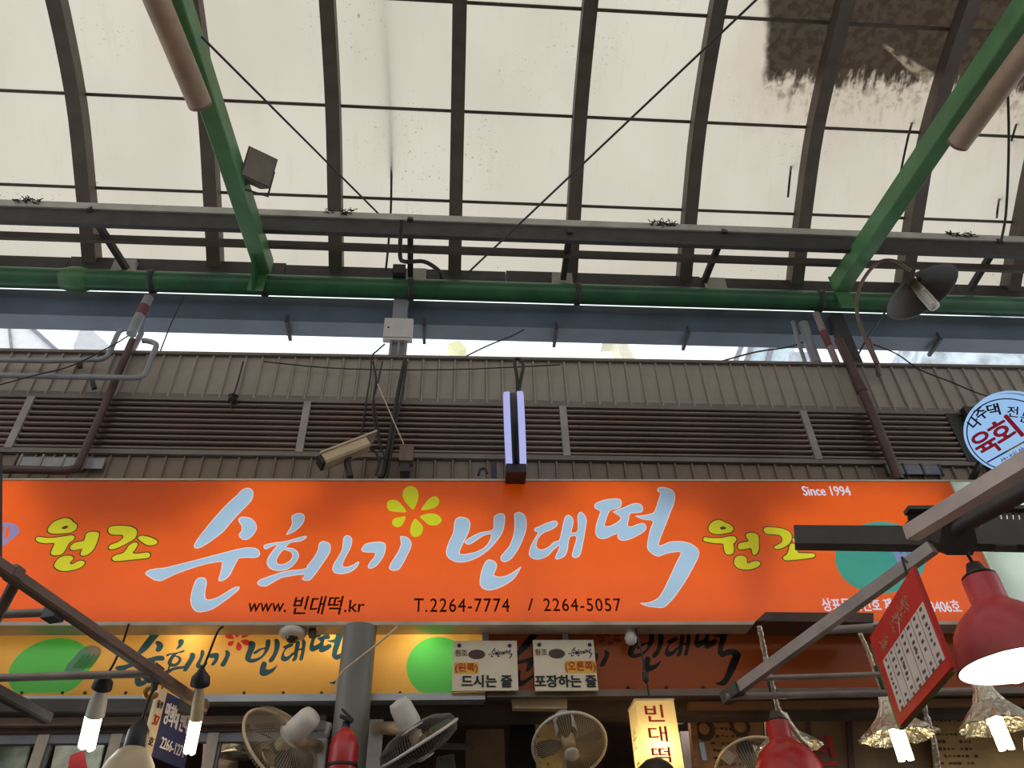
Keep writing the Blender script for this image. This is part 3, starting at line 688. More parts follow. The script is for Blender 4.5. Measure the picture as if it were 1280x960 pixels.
on_disc('전', .43, .42, .058, -.7, M_inkblk, .05); on_disc('문', .56, .14, .055, -.95, M_inkblk, .05)
on_disc('육', -.56, .10, .135, .0, M_redp, .115, .03); on_disc('회', -.02, .13, .135, .0, M_redp, .13, .03)
for i, (xa, xb, m) in enumerate(((-.82, -.56, 'violet'), (-.56, -.27, 'teal'), (-.27, .14, 'ochre'), (.14, .7, 'green'))):
    cl = dict(violet=rgb(142, 70, 196), teal=rgb(20, 120, 140), ochre=rgb(196, 170, 90), green=rgb(50, 150, 80))[m]
    mesh_obj('colour_line', MB().obox(fo + u2 * ((xa + xb) / 2 * R2) - v2 * (.31 * R2), u2 * ((xb - xa) / 2 * R2), v2 * .0045, n2 * .0008), mat(m + '_print', cl, .4, var=.04), d2)
on_disc('生拌牛肉', -.1, -.49, .048, 0, mat('violet_print', rgb(120, 60, 150)), .2, .0)

# ------------------------------------------------------------------ the big orange signboard (a lit box with tubes behind its printed face)
SY = 4.0
def P1(px, py): p = PY(px, py, SY); return (p.x, p.z)
def zoomed(ox, oy, s, pts): return [(ox + x / s, oy + y / s) for x, y in pts]
ZA = lambda pts: zoomed(170, 590, 5.33333, pts)
ZB = lambda pts: zoomed(320, 600, 5.33333, pts)
ZC = lambda pts: zoomed(540, 600, 5.33333, pts)
ZD = lambda pts: zoomed(730, 600, 5.33333, pts)
ZE = lambda pts: zoomed(860, 600, 5.33333, pts)
ZF = lambda pts: zoomed(0, 590, 5.33333, pts)
BLUE = {   # brush written syllables; each: (outline, holes)
 'soon': [(ZA([(742,105),(775,118),(783,150),(770,190),(735,230),(690,275),(640,330),(580,400),(510,455),(440,500),(400,510),(386,495),(400,460),(440,405),(500,330),(560,262),(620,200),(670,155),(705,120)]), []),
          (ZA([(710,298),(760,305),(795,335),(806,372),(790,410),(755,445),(720,453),(690,435),(686,415),(702,390),(703,360),(685,330),(685,310)]), []),
          (ZA([(62,680),(80,655),(120,645),(200,635),(300,610),(450,572),(590,535),(690,510),(760,502),(805,510),(826,535),(820,560),(795,573),(740,572),(690,576),(675,594),(650,640),(625,690),(590,720),(560,728),(549,715),(562,670),(571,620),(566,600),(480,612),(380,640),(270,680),(200,712),(165,727),(125,722),(90,702)]), []),
          (ZA([(440,702),(465,712),(472,745),(463,790),(462,835),(485,850),(540,835),(600,800),(655,768),(688,764),(685,785),(640,825),(580,870),(510,915),(450,933),(405,932),(375,905),(362,855),(372,790),(395,725),(415,706)]), [])],
 'hee': [(ZA([(1050,283),(1090,272),(1120,285),(1124,315),(1105,355),(1060,395),(1010,418),(1003,412),(1025,375),(1040,340),(1035,305)]), []),
         (ZA([(1130,425),(1135,440),(1100,462),(1040,470),(1014,485),(1003,503),(1045,508),(1078,530),(1087,560),(1065,605),(1015,648),(950,660),(895,645),(872,610),(880,570),(910,525),(940,487),(900,500),(865,516),(850,500),(862,483),(920,470),(1000,460),(1070,440)]),
          [ZA([(985,520),(955,552),(938,592),(950,612),(985,612),(1025,590),(1042,560),(1032,535),(1005,524)])]),
         (ZB([(453,407),(488,420),(499,450),(487,495),(440,565),(395,630),(360,668),(325,670),(306,658),(322,632),(240,640),(165,656),(105,690),(65,710),(25,705),(8,688),(25,665),(75,645),(150,620),(230,602),(325,590),(345,565),(385,515),(412,465),(418,430),(430,412)]), [])],
 'ne': [(ZB([(605,368),(635,380),(641,410),(630,455),(600,510),(582,550),(580,575),(610,577),(650,562),(680,543),(688,555),(665,590),(625,615),(575,628),(530,622),(510,600),(515,565),(545,515),(572,465),(578,420),(585,382)]), []),
        (ZB([(730,425),(780,413),(835,412),(862,425),(865,460),(850,510),(820,555),(785,585),(755,590),(745,575),(760,545),(785,515),(795,490),(785,485),(740,483),(712,478),(702,465),(712,445)]), []),
        (ZB([(965,374),(1005,380),(1032,405),(1036,440),(1015,490),(985,550),(955,595),(925,605),(895,598),(888,575),(910,535),(945,480),(965,430),(962,395)]), [])],
 'bin': [(ZC([(190,245),(235,255),(256,288),(248,340),(222,395),(200,440),(186,475),(192,493),(240,490),(300,475),(355,443),(385,400),(392,362),(340,375),(290,408),(250,430),(224,424),(220,408),(260,378),(320,350),(400,332),(410,290),(412,250),(430,228),(465,222),(487,240),(485,290),(470,350),(430,410),(380,465),(310,515),(240,543),(180,550),(130,535),(98,505),(95,465),(115,405),(140,350),(147,290),(160,258)]), []),
         (ZC([(575,213),(610,225),(630,265),(628,330),(605,400),(570,470),(530,525),(490,547),(462,538),(458,510),(485,475),(520,430),(545,350),(550,280),(548,230)]), []),
         (ZC([(375,530),(415,540),(433,568),(425,600),(415,625),(425,640),(470,643),(520,625),(560,600),(595,575),(585,600),(545,660),(480,705),(410,733),(360,733),(325,710),(318,670),(328,610),(350,555)]), [])],
 'dae': [(ZC([(815,270),(838,282),(833,307),(795,333),(745,353),(712,385),(698,420),(702,452),(735,463),(780,442),(815,410),(846,400),(862,345),(878,270),(893,238),(918,235),(942,262),(940,305),(930,348),(966,342),(972,300),(970,240),(985,213),(1010,222),(1031,262),(1026,320),(1010,410),(990,495),(968,518),(945,518),(932,500),(945,450),(962,380),(925,378),(912,410),(905,465),(885,508),(850,528),(825,527),(823,508),(845,460),(848,438),(810,468),(770,508),(715,530),(672,525),(646,498),(652,455),(675,405),(705,352),(686,342),(683,322),(715,308),(765,285)]), [])],
 'tteok': [(ZD([(205,122),(240,128),(252,150),(245,180),(215,195),(180,200),(160,230),(145,275),(138,302),(160,308),(205,290),(235,268),(243,250),(220,230),(192,212),(225,198),(280,175),(330,155),(370,157),(393,180),(388,212),(350,220),(310,225),(300,260),(293,305),(320,308),(360,292),(400,288),(416,310),(410,335),(375,362),(320,390),(270,405),(235,398),(222,375),(225,358),(180,375),(140,393),(100,388),(77,360),(78,310),(95,250),(107,210),(75,190),(68,172),(85,150),(140,130)]), []),
           (ZD([(495,52),(540,48),(585,65),(607,100),(603,150),(580,210),(545,300),(510,390),(498,432),(520,432),(570,412),(630,407),(690,415),(740,440),(768,475),(760,520),(725,590),(680,670),(620,760),(565,825),(525,852),(470,850),(410,840),(375,820),(420,818),(470,800),(510,765),(560,670),(610,560),(645,487),(600,482),(540,495),(495,510),(450,490),(422,455),(425,400),(440,330),(458,275),(400,265),(360,250),(342,238),(390,235),(440,225),(468,210),(490,150),(508,90),(490,75)]), [])],
}
PETALS = [ZB(p) for p in ([(1028,40),(1065,52),(1083,90),(1080,130),(1065,170),(1047,197),(1015,170),(985,130),(977,95),(990,57)], [(1190,108),(1215,120),(1222,145),(1205,175),(1165,193),(1103,200),(1125,160),(1155,125)], [(1165,222),(1210,232),(1238,262),(1225,290),(1190,304),(1150,297),(1120,272),(1093,245),(1120,230)], [(1058,258),(1085,275),(1110,305),(1113,335),(1095,368),(1065,380),(1038,370),(1028,340),(1035,300)], [(997,245),(985,285),(962,310),(935,314),(912,300),(908,275),(925,255),(955,247)], [(905,132),(945,140),(980,175),(1002,213),(950,214),(900,208),(877,190),(873,160),(882,140)])]
YEL_L = [(ZF([(375,325),(430,307),(470,315),(485,332),(510,350),(510,375),(480,400),(420,410),(350,410),(320,395),(325,370),(350,340)]), [ZF([(412,370),(440,358),(455,365),(440,378),(418,380)])]),
 (ZF([(240,450),(255,433),(330,440),(420,430),(475,422),(497,432),(488,453),(462,472),(440,510),(415,545),(370,556),(340,545),(350,510),(362,475),(300,475),(255,465)]), []),
 (ZF([(575,415),(600,400),(645,400),(660,415),(645,470),(620,520),(585,550),(550,558),(537,545),(548,515),(545,510),(500,520),(472,515),(470,497),(495,474),(530,464),(560,457)]), []),
 (ZF([(400,570),(440,558),(480,562),(487,580),(465,605),(480,615),(520,595),(550,592),(565,605),(545,630),(500,650),(430,660),(385,650),(362,625),(375,595)]), []),
 (ZF([(722,390),(735,365),(790,358),(860,362),(900,378),(913,400),(900,440),(850,473),(790,503),(745,515),(725,505),(740,485),(790,465),(820,440),(815,420),(770,418),(735,412)]), []),
 (ZF([(920,440),(942,425),(990,432),(1035,450),(1050,468),(1030,485),(985,487),(945,465)]), []),
 (ZF([(880,476),(905,469),(918,482),(905,510),(885,540),(930,543),(985,537),(1000,552),(985,572),(900,582),(790,593),(755,588),(750,570),(775,553),(820,540),(845,512),(860,490)]), [])]
YEL_R = [(ZE([(165,278),(205,265),(245,280),(285,300),(303,322),(290,345),(240,358),(185,360),(148,347),(137,320),(148,295)]), [ZE([(215,315),(240,310),(255,322),(235,330),(217,327)])]),
 (ZE([(103,395),(112,382),(150,387),(220,386),(280,375),(312,378),(322,393),(316,412),(303,425),(306,460),(298,490),(270,497),(248,485),(240,455),(232,425),(190,422),(140,415),(110,408)]), []),
 (ZE([(385,368),(405,353),(445,355),(468,372),(472,420),(470,470),(450,498),(430,490),(420,455),(380,460),(345,462),(332,445),(343,422),(370,415),(402,408),(395,390)]), []),
 (ZE([(330,508),(365,505),(390,520),(393,545),(400,556),(430,545),(460,540),(482,553),(470,575),(430,592),(380,597),(335,587),(310,560),(312,525)]), []),
 (ZE([(505,330),(520,315),(580,317),(640,328),(680,350),(692,385),(675,422),(640,448),(600,460),(578,455),(580,442),(620,420),(630,395),(615,370),(570,362),(530,360),(508,345)]), []),
 (ZE([(715,382),(770,393),(810,413),(818,435),(780,442),(740,430),(708,404)]), []),
 (ZE([(690,425),(720,430),(730,460),(735,485),(780,488),(835,490),(847,505),(825,518),(750,528),(670,535),(640,530),(638,512),(660,495),(672,465),(678,440)]), [])]
M_or = acrylic('orange_acrylic', (.93, .135, .006, 1))
M_bl = acrylic('pale_blue_acrylic', (.43, .70, .98, 1))
M_rim = acrylic('white_acrylic', (.96, .93, .99, 1))
M_ye = acrylic('yellow_acrylic', (.80, .85, .02, 1))
M_ye2 = acrylic('lime_yellow_acrylic', (.70, .80, .015, 1))
M_olive = acrylic('olive_outline', (.06, .05, .005, 1))
M_teal = acrylic('teal_acrylic', (.014, .36, .285, 1))
M_slateblue = acrylic('slate_blue_acrylic', (.28, .30, .62, 1))
XL, XR = -3.42, 3.132
def t_s(x): return E + 2.571 + .0125 * x
zsb = E + 1.690
og = thing('orange_signboard', 'long orange lit signboard with pale blue brush lettering and phone numbers', 'signboard', (0, 4.06, zsb))
face_holes = []
def toplane(px): return [P1(x, y) for x, y in px]
def put_letters(group, parent, Y, m, name, rim=None, rim_m=None, edge=None, edge_m=None, conv=toplane, fuse=face_holes):
    loops_out, loops_rim, loops_edge = [], [], []
    for outl, holes in group:
        o = smooth_loop(conv(outl)); hs = [smooth_loop(conv(h)) for h in holes]
        big = offs(o, edge) if edge else o
        fuse.append(big)
        if edge: loops_edge += [big, o]
        if rim:
            i = offs(o, -rim); loops_rim += [o, i]; loops_out.append(i)
        else: loops_out.append(o)
        for h in hs:
            if edge: loops_edge.append(h)
            else: fuse.append(h)
            if rim: hi = offs(h, rim); loops_rim += [hi, h]; loops_out.append(hi)
            else: loops_out.append(h)
    main = sheet(name, loops_out, Y, m, parent)
    if rim: sheet('letter_rim', loops_rim, Y, rim_m, main)
    if edge: sheet('letter_outline', loops_edge, Y, edge_m, main)
for k in BLUE: put_letters(BLUE[k], og, SY, M_bl, 'brush_letter', .0045, M_rim)
for p in PETALS:
    lp_ = smooth_loop(toplane(p)); face_holes.append(lp_); sheet('flower_petal', [lp_], SY, M_ye2, og)
put_letters(YEL_L, og, SY, M_ye, 'round_letters', edge=.0065, edge_m=M_olive)
put_letters(YEL_R, og, SY, M_ye, 'round_letters', edge=.0065, edge_m=M_olive)
# teal oval of the emblem (its drawn figure is not copied) and the slotted turner lying over it
ov = [(1101 + 57 * math.cos(a * math.pi / 24), 697 + 45 * math.sin(a * math.pi / 24)) for a in range(48)]
ovl = toplane(ov)
turner = smooth_loop(toplane([(1121, 700), (1116, 688), (1122, 676), (1140, 671), (1152, 676), (1155, 688), (1146, 700), (1133, 706), (1128, 716), (1120, 724), (1116, 720), (1122, 710)]))
slots = [smooth_loop(toplane([(x, 690), (x + 1.5, 681), (x + 4.5, 679.5), (x + 5, 684), (x + 3, 692)])) for x in (1124.5, 1132.5, 1140.5)]
face_holes.append(ovl)
face_holes_full = None
sheet('teal_oval', [ovl, turner], SY, M_teal, og)
sheet('slotted_turner', [turner] + slots, SY, M_slateblue, og)
for s_ in slots: sheet('turner_slot', [s_], SY, M_teal, og)
tl = smooth_loop(toplane([(-30, 660), (-5, 656), (10, 653), (22, 658), (23, 666), (12, 676), (0, 684), (-30, 690)]))
sl2 = [smooth_loop(toplane([(x, 672), (x + 2, 661), (x + 5, 657.5), (x + 6.5, 660), (x + 5, 668), (x + 3, 675)])) for x in (-12, -2, 6)]
face_holes.append(tl); sheet('slotted_turner', [tl] + sl2, SY, M_slateblue, og)
for s_ in sl2: sheet('turner_slot', [s_], SY, M_or, og)
sheet('printed_face', [[(XL, zsb), (XR, zsb), (XR, t_s(XR)), (XL, t_s(XL))]] + face_holes, SY, M_or, og)
def fit(parent, body, x0, y0, x1, y1, Y, m, bold=0., shear=0., spacing=1., name='lettering', rot=0.):
    a, b = PY(x0, y1, Y), PY(x1, y1, Y); c_ = PY(x0, y0, Y)
    return letter(name, body, m, parent, (a.x, Y, a.z), (b.x - a.x, 0, b.z - a.z), (0, 0, 1), (b - a).length, c_.z - a.z, bold, shear, spacing, rot)
LY = SY - .0015
M_lit = glow('lit_white_print', (.78, .74, .86, 1), .8)
fit(og, 'www.', 309, 754, 357, 765, LY, M_ink, .012); fit(og, '빈대떡', 365, 745, 427, 768, LY, M_ink, .012, .12); fit(og, '.kr', 430, 750, 455, 765, LY, M_ink, .012)
fit(og, 'T.2264-7774', 517, 748, 637, 765, LY, M_ink, .008, 0, 1.15); fit(og, '/', 660, 748, 667, 763, LY, M_ink, .01); fit(og, '2264-5057', 680, 748, 777, 764, LY, M_ink, .008, 0, 1.15)
fit(og, 'Since 1994', 1005, 608, 1064.5, 619.5, LY, M_lit, .025)
fit(og, '상표등록번호', 1030, 748, 1103, 764, LY, M_lit, .025); fit(og, '제', 1108, 748, 1118, 764, LY, M_lit, .025); fit(og, '43406호', 1158, 750, 1203, 765, LY, M_lit, .02)
# box round the face
mesh_obj('frame', MB().box((XL - .02, SY - .008, zsb - .02), (XR + .008, 4.12, zsb - .001)).box((XL - .02, SY - .008, zsb - .001), (XL - .001, 4.12, t_s(XL))).box((XR + .001, SY - .008, zsb - .001), (XR + .008, 4.12, t_s(XR)))
         .prism([(XL, SY - .008, t_s(XL)), (XL, 4.12, t_s(XL)), (XL, 4.12, t_s(XL) + .012), (XL, SY - .008, t_s(XL) + .012)], (XR - XL, 0, t_s(XR) - t_s(XL))), M_trim, og)
mesh_obj('back_sheet', MB().quad((XL, 4.119, zsb), (XR, 4.119, zsb), (XR, 4.119, t_s(XR)), (XL, 4.119, t_s(XL))), M_inner, og)
M_tl = glow('sign_tube', (1, .97, .94, 1), 3.05)
tube_rows = ((.10, ((-3.3, -2.1), (-2.05, -.85), (-.8, .4), (.45, 1.65), (1.72, 3.05))), (.28, ((-3.3, -2.1), (-2.05, -.85), (-.8, .4), (.45, 1.65), (1.8, 3.05))), (.46, ((-3.3, -2.1), (-2.05, -.85), (-.8, .4), (.45, 1.65), (1.9, 3.05))),
             (.64, ((-3.3, -2.3), (-1.5, -.95), (-.6, .2), (.45, 1.5), (1.9, 3.05))), (.80, ((-3.3, -2.45), (-1.3, -.8), (.7, 1.2), (2.2, 3.05))))
for dz, segs in tube_rows:
    mb = MB()
    for xa, xb in segs: mb.tube([(xa, 4.088, zsb + dz), (xb, 4.088, zsb + dz)], .011, 8)
    o = mesh_obj('lamp_row', mb, M_tl, og); o['label'] = 'row of fluorescent tubes inside the box'

# pale neighbour sign
ng = thing('mint_signboard', 'blank pale mint lit signboard at the right end of the orange one', 'signboard', (4.3, 4.06, E + 1.9))
ztl, zbl = E + 2.612, E + 1.70
mesh_obj('printed_face', MB().quad((XR + .02, 4.0, zbl), (5.4, 4.0, zbl), (5.4, 4.0, ztl), (XR + .02, 4.0, ztl)), acrylic('mint_acrylic', (.72, .82, .75, 1)), ng)
mesh_obj('frame', MB().box((XR + .012, 3.993, zbl - .02), (5.42, 4.12, zbl - .001)).box((XR + .012, 3.993, ztl), (5.42, 4.12, ztl + .012)), M_trim, ng)
mesh_obj('back_sheet', MB().quad((XR + .02, 4.119, zbl), (5.4, 4.119, zbl), (5.4, 4.119, ztl), (XR + .02, 4.119, ztl)), M_inner, ng)
mb = MB()
for dz in (.12, .32, .52, .72, .84): mb.tube([(XR + .1, 4.088, zbl + dz), (5.3, 4.088, zbl + dz)], .011, 8)
mesh_obj('lamp_row', mb, glow('sign_tube_dim', (.92, 1, .96, 1), 3.6), ng)

# ------------------------------------------------------------------ the lower signs
TY = 4.135
def lower_sign(label, xa, xb, m_face, letters, flower, m_let, m_flow, extra=None, rail=None):
    za, zb_ = E + (1.375 if rail else 1.363), E + 1.735
    t = thing('shop_signboard', label, 'signboard', ((xa + xb) / 2, 4.2, za))
    holes = []
    cv = lambda px: [(p.x, p.z) for p in (PY(x, y, TY) for x, y in px)]
    for g in letters: put_letters(g, t, TY, m_let, 'brush_letter', conv=cv, fuse=holes)
    for p in flower:
        l_ = smooth_loop(cv(p)); holes.append(l_); sheet('flower_petal', [l_], TY, m_flow, t)
    if extra: holes += extra(t, cv)
    sheet('printed_face', [[(xa, za), (xb, za), (xb, zb_), (xa, zb_)]] + holes, TY, m_face, t)
    mesh_obj('back_sheet', MB().quad((xa, 4.27, za), (xb, 4.27, za), (xb, 4.27, zb_), (xa, 4.27, zb_)).box((xa, TY + .005, za + .001), (xa + .004, 4.27, zb_)).box((xb - .004, TY + .005, za + .001), (xb, 4.27, zb_)), M_inner, t)
    mesh_obj('bottom_rail', MB().box((xa, TY - .012, za - .036), (xb, 4.165, za - .001)).box((xa, 4.165, za - .012), (xb, 4.28, za - .001)), rail or M_alu, t)
    return t
def affine(grp, ax0, sx, bx, ay0, sy, by): return [([(ax0 + sx * (x - bx), max(786, ay0 + sy * (y - by))) for x, y in o], [[(ax0 + sx * (x - bx), ay0 + sy * (y - by)) for x, y in h] for h in hs]) for o, hs in grp]
LA = lambda k: affine(BLUE[k], 144, .432, 182, 784, .478, 610)
RA = lambda k: affine(BLUE[k], 785, .446, 558, 791, .55 if k == 'tteok' else .50, 640)
flL = [[(297 + (x - 517) * .46, 797.5 + (y - 638) * .48) for x, y in p] for p in PETALS]
flR = [[(761 + (x - 517) * .46, 797 + (y - 638) * .3) for x, y in p] for p in PETALS]
M_yo = acrylic('yellow_orange_acrylic', (.80, .42, .075, 1), gloss=.10)
M_let1 = acrylic('dark_teal_acrylic', (.022, .068, .075, 1), gloss=.10)
M_fl1 = acrylic('red_acrylic', (.62, .04, .03, 1))
M_grn = acrylic('green_acrylic', (.10, .52, .08, 1))
M_steel = acrylic('pale_steel_acrylic', (.42, .50, .58, 1))
def extraL(t, cv):
    hs = []
    for cx_, cy_, rx, ry, tilt in ((62, 836, 54, 36, -.35), (548, 834, 40, 38, 0)):
        pts = [(cx_ + rx * math.cos(a * math.pi / 20) * math.cos(tilt) - ry * math.sin(a * math.pi / 20) * math.sin(tilt), min(866, cy_ + rx * math.cos(a * math.pi / 20) * math.sin(tilt) + ry * math.sin(a * math.pi / 20) * math.cos(tilt))) for a in range(40)]
        l_ = cv(pts); hs.append(l_)
        if cx_ < 100:
            tn = smooth_loop(cv([(82, 842), (83, 833), (91, 824), (103, 811), (115, 807), (125, 810), (126, 818), (118, 826), (108, 835), (100, 841), (96, 842)]))
            # the turner reaches past the oval: its own sheet lies just proud of both
            sheet('slotted_turner', [tn], TY - .002, M_steel, t)
            for k in range(4):
                x = 91 + k * 6.2; sheet('turner_slot', [smooth_loop(cv([(x, 834), (x + 12, 820), (x + 14.5, 817), (x + 15.5, 819), (x + 11, 827), (x + 3, 836)]))], TY - .0035, M_grn, t)
        sheet('green_oval', [l_], TY, M_grn, t)
    return hs
xm = PY(606, 830, TY).x
s1 = lower_sign('yellow orange signboard with teal brush lettering below the left half of the orange board', -3.45, xm, M_yo, [LA(k) for k in BLUE], flL, M_let1, M_fl1, extraL)
M_ro = acrylic('red_orange_acrylic', (.42, .092, .022, 1), gloss=.05, dif=.8)
M_let2 = acrylic('black_acrylic', (.012, .009, .008, 1), gloss=.04, dif=.9)
M_fl2 = acrylic('dull_red_acrylic', (.2, .03, .025, 1), dif=.9)
RB = lambda k: affine(BLUE[k], 618, .432, 182, 784, .478, 610)
s2 = lower_sign('unlit red orange signboard with black brush lettering below the right half of the orange board', xm + .01, 5.4, M_ro, [RB('soon'), RB('ne'), RA('bin'), RA('dae'), RA('tteok')], flR, M_let2, M_fl2, None, mat('darker_rail', rgb(112, 98, 88), .45, metal=.3))  # rail in a darker tone than that of the left board
# bulbs inside the left one
M_sb = glow('sign_bulb', (1, .93, .86, 1), 27)
for px, py, r in ((243, 806, .026), (424, 806, .026), (527, 800, .022)):
    p = PY(px, py, 4.215)
    mesh_obj('lamp_bulb', MB().lathe(p, (0, -1, 0), [(-.04, .02), (0, r), (.015, r * .7), (.02, .001)], 12), M_sb, s1)
mb = MB()
for px in (-60, 62, 150, 330, 540):
    p = PY(px, 830, 4.23); mb.tube([p + Vector((-.25, 0, 0)), p + Vector((.25, 0, 0))], .012, 8)
mesh_obj('lamp_row', mb, glow('sign_tube_weak', (1, .9, .78, 1), 4.2), s1)
# screws along the rail
scr = None
for px in (27, 78, 106, 157, 305, 354, 402, 500, 785, 833, 879, 712):
    p = PY(px, 866 if px < 600 else 859, TY - .004)
    par = s1 if px < 600 else s2
    mesh_obj('screw', MB().lathe(p, (0, -1, 0), [(-.002, .008), (.004, .008), (.006, .002)], 8), M_black, par)

# ------------------------------------------------------------------ small things fixed under and on the boards
cl_ = thing('steel_column', 'grey round steel column rising between the fans to the orange board', 'column', (PY(450, 790, 4.03).x, 4.03, 0))
cx_ = PY(450, 790, 4.03).x
mesh_obj('shaft', MB().tube([(cx_, 4.03, 0), (cx_, 4.03, 1.8), (cx_, 4.03, E + 1.668)], .086, 28), mat('grey_column_paint', rgb(116, 114, 110), .45, var=.14, scale=5, stretch=(1, 1, .25)), cl_)
mesh_obj('base_plate', MB().box((cx_ - .13, 3.9, .001), (cx_ + .13, 4.12, .015)), M_dark, cl_)
wire(pxcurve([(497, 783), (478, 800), (450, 822), (428, 840), (421, 852), (419, 866)], 3.90), .006, 'pale cord slung across the steel column', 'column_cord', 'cord', M_beige)
dm = thing('dome_camera', 'white dome camera with black eye under the orange board', 'camera', PY(368, 800, 4.06))
dc = PY(368, 779, 4.06); dc.z = zsb - .021
mesh_obj('base', MB().lathe(dc, (0, 0, -1), [(0, .07), (.02, .072), (.035, .06), (.04, .035), (.041, .001)], 24), M_white, dm)
mesh_obj('eye', MB().lathe(dc + Vector((.0, 0, -.036)), (0, -.25, -1), [(0, .034), (.018, .03), (.03, .015), (.033, .001)], 18), mat('smoked_dome', rgb(22, 20, 22), .1, spec=.9), dm)
mesh_obj('bracket', MB().box((dc.x + .085, 4.03, dc.z - .035), (dc.x + .12, 4.08, dc.z)), M_black, dm)
b_ = PY(786, 779, 4.06); b_.z = zsb - .021
wl = thing('bulb', 'small white unlit bulb under the orange board right of the phone numbers', 'bulb', b_ + Vector((0, 0, -.08)))
mesh_obj('glass', MB().lathe(b_, (0, 0, -1), [(.02, .026), (.045, .034), (.07, .028), (.083, .012), (.085, .001)], 18), M_white, wl)
mesh_obj('cap', MB().lathe(b_, (0, 0, -1), [(0, .022), (.019, .022)], 14), M_cream, wl)
def plate(q, body_top, tag_word, line, side, label):
    Y = 4.09; a, b = PY(q[0], q[1], Y), PY(q[2], q[3], Y)
    t = thing('queue_sign', label, 'sign', ((a.x + b.x) / 2, Y, b.z))
    mesh_obj('board', MB().box((a.x, Y, b.z), (b.x, Y + .012, a.z)), mat('cream_board', rgb(226, 214, 190), .45, var=.04), t)
    mx = (q[0] + q[2]) / 2
    s_a, s_b = PY(mx - 4, 784, Y), PY(mx + 4, q[1], Y)
    mesh_obj('hanging_strap', MB().box((s_a.x, Y + .013, s_b.z - .02), (s_b.x, Y + .018, zsb - .021)), M_gpipe, t)
    F = Y - .0012
    fit(t, tag_word, *side, F - .0012, M_inkred, .02)
    ya = mat('amber_print', rgb(236, 178, 34), .45, var=.03)
    p, r = PY(side[0] - 1, side[1] - 1, F), PY(side[2] + 1, side[3] + 1, F)
    mesh_obj('amber_strip', MB().box((p.x, F, r.z), (r.x, Y - .0001, p.z)), ya, t)
    fit(t, line, *body_top, F, M_inkblk, .045)
    x, y = q[0], q[1]
    fit(t, '원조', x + 3, y + 11, x + 18, y + 19, F, mat('olive_print', rgb(120, 104, 44), .5), .02)
    mb = MB(); c = PY(x + 30, y + 17, F); mb.add([c + Vector((.045 * math.cos(k * .314), 0, .026 * math.sin(k * .314))) for k in range(20)], [tuple(range(20))])
    mesh_obj('oval_emblem', mb, mat('dark_brown_print', rgb(76, 50, 42), .5), t)
    small = {}
    for k in ('soon', 'hee', 'ne'):
        mb = MB()
        for o_, h_ in BLUE[k]:
            lp_ = [(PY(x + 44 + (px - 182) * .068, y + 9 + (py - 610) * .075, F)) for px, py in smooth_loop(o_, 2)]
            vs, fs = fill2d([[(p.x, p.z) for p in lp_]]); mb.add([(a_, F, c_) for a_, c_ in vs], fs)
        mesh_obj('brush_letter', mb, M_inkblk, t)
    for k in ('bin', 'dae', 'tteok'):
        mb = MB()
        for o_, h_ in BLUE[k]:
            lp_ = [(PY(x + 53 + (px - 558) * .068, y + 13 + (py - 640) * .075, F)) for px, py in smooth_loop(o_, 2)]
            vs, fs = fill2d([[(p.x, p.z) for p in lp_]]); mb.add([(a_, F, c_) for a_, c_ in vs], fs)
        mesh_obj('brush_letter', mb, M_inkblk, t)
    for dx in (8, 71):
        p = PY(x + dx, y + 6, F)
        mesh_obj('screw', MB().lathe(p, (0, -1, 0), [(-.001, .01), (.004, .01), (.006, .003)], 10), M_dark, t)
plate((566, 801, 648, 863), (577, 844, 640, 859), '(왼쪽)', '드시는 줄', (569, 829, 597, 841), 'cream notice board hung below the orange board, amber words at its left')
plate((666, 800, 748, 863), (669, 844, 746, 859), '(오른쪽)', '포장하는 줄', (707, 827, 745, 840), 'cream notice board hung below the orange board, amber words at its right')

# ------------------------------------------------------------------ shop front below: window row, posts, inner wall
tr = mesh_obj('trim_1', MB().box((-3.6, 4.30, E + 1.235), (cx_ - .13, 4.40, E + 1.30)), M_wooddk)
tag(tr, 'dark wooden head rail over the shop windows', 'trim', kind='structure')
tr = mesh_obj('trim_2', MB().box((-3.6, 4.262, E + 1.262), (cx_ - .16, 4.298, E + 1.30)), mat('dull_rail', rgb(148, 128, 114), .45, metal=.2))
tag(tr, 'dull grey brown rail under the yellow orange board', 'trim', kind='structure')
wn = thing('window_1', 'row of shop windows under the yellow orange board', 'window', (-1.9, 4.33, E + .55), kind='structure')
gm = bpy.data.materials.new('window_glass'); gm.use_nodes = True
_g = gm.node_tree.nodes['Principled BSDF']; _g.inputs['Transmission Weight'].default_value = 1; _g.inputs['Roughness'].default_value = .03
_g.inputs['Base Color'].default_value = (.86, .92, .9, 1); _g.inputs['IOR'].default_value = 1.1
MUL = [PY(x, 905, 4.33).x for x in (-75, 62, 152, 271)] + [cx_ - .15]
for i, x in enumerate(MUL[:-1]):
    mesh_obj('mullion', MB().box((x - .028, 4.31, E + .5), (x + .028, 4.36, E + 1.234)), mat('warm_window_frame', rgb(190, 178, 160), .4, metal=.3, var=.12), wn)
    mesh_obj('mullion_bead', MB().box((x + .03, 4.325, E + .5), (x + .042, 4.35, E + 1.234)), M_gpipe, wn)
    mesh_obj('pane', MB().box((x + .043, 4.335, E + .5), (MUL[i + 1] - .03, 4.341, E + 1.23)), gm, wn)
mesh_obj('transom', MB().box((-3.6, 4.315, E + 1.19), (MUL[-1], 4.355, E + 1.2339)), M_gpipe, wn)
ib = mesh_obj('wall_inner', MB().box((-4, 6.9, 0), (6, 7.05, E + 2.0)), M_darkwall); tag(ib, 'dim brown rear wall inside the shop', 'wall', kind='structure')
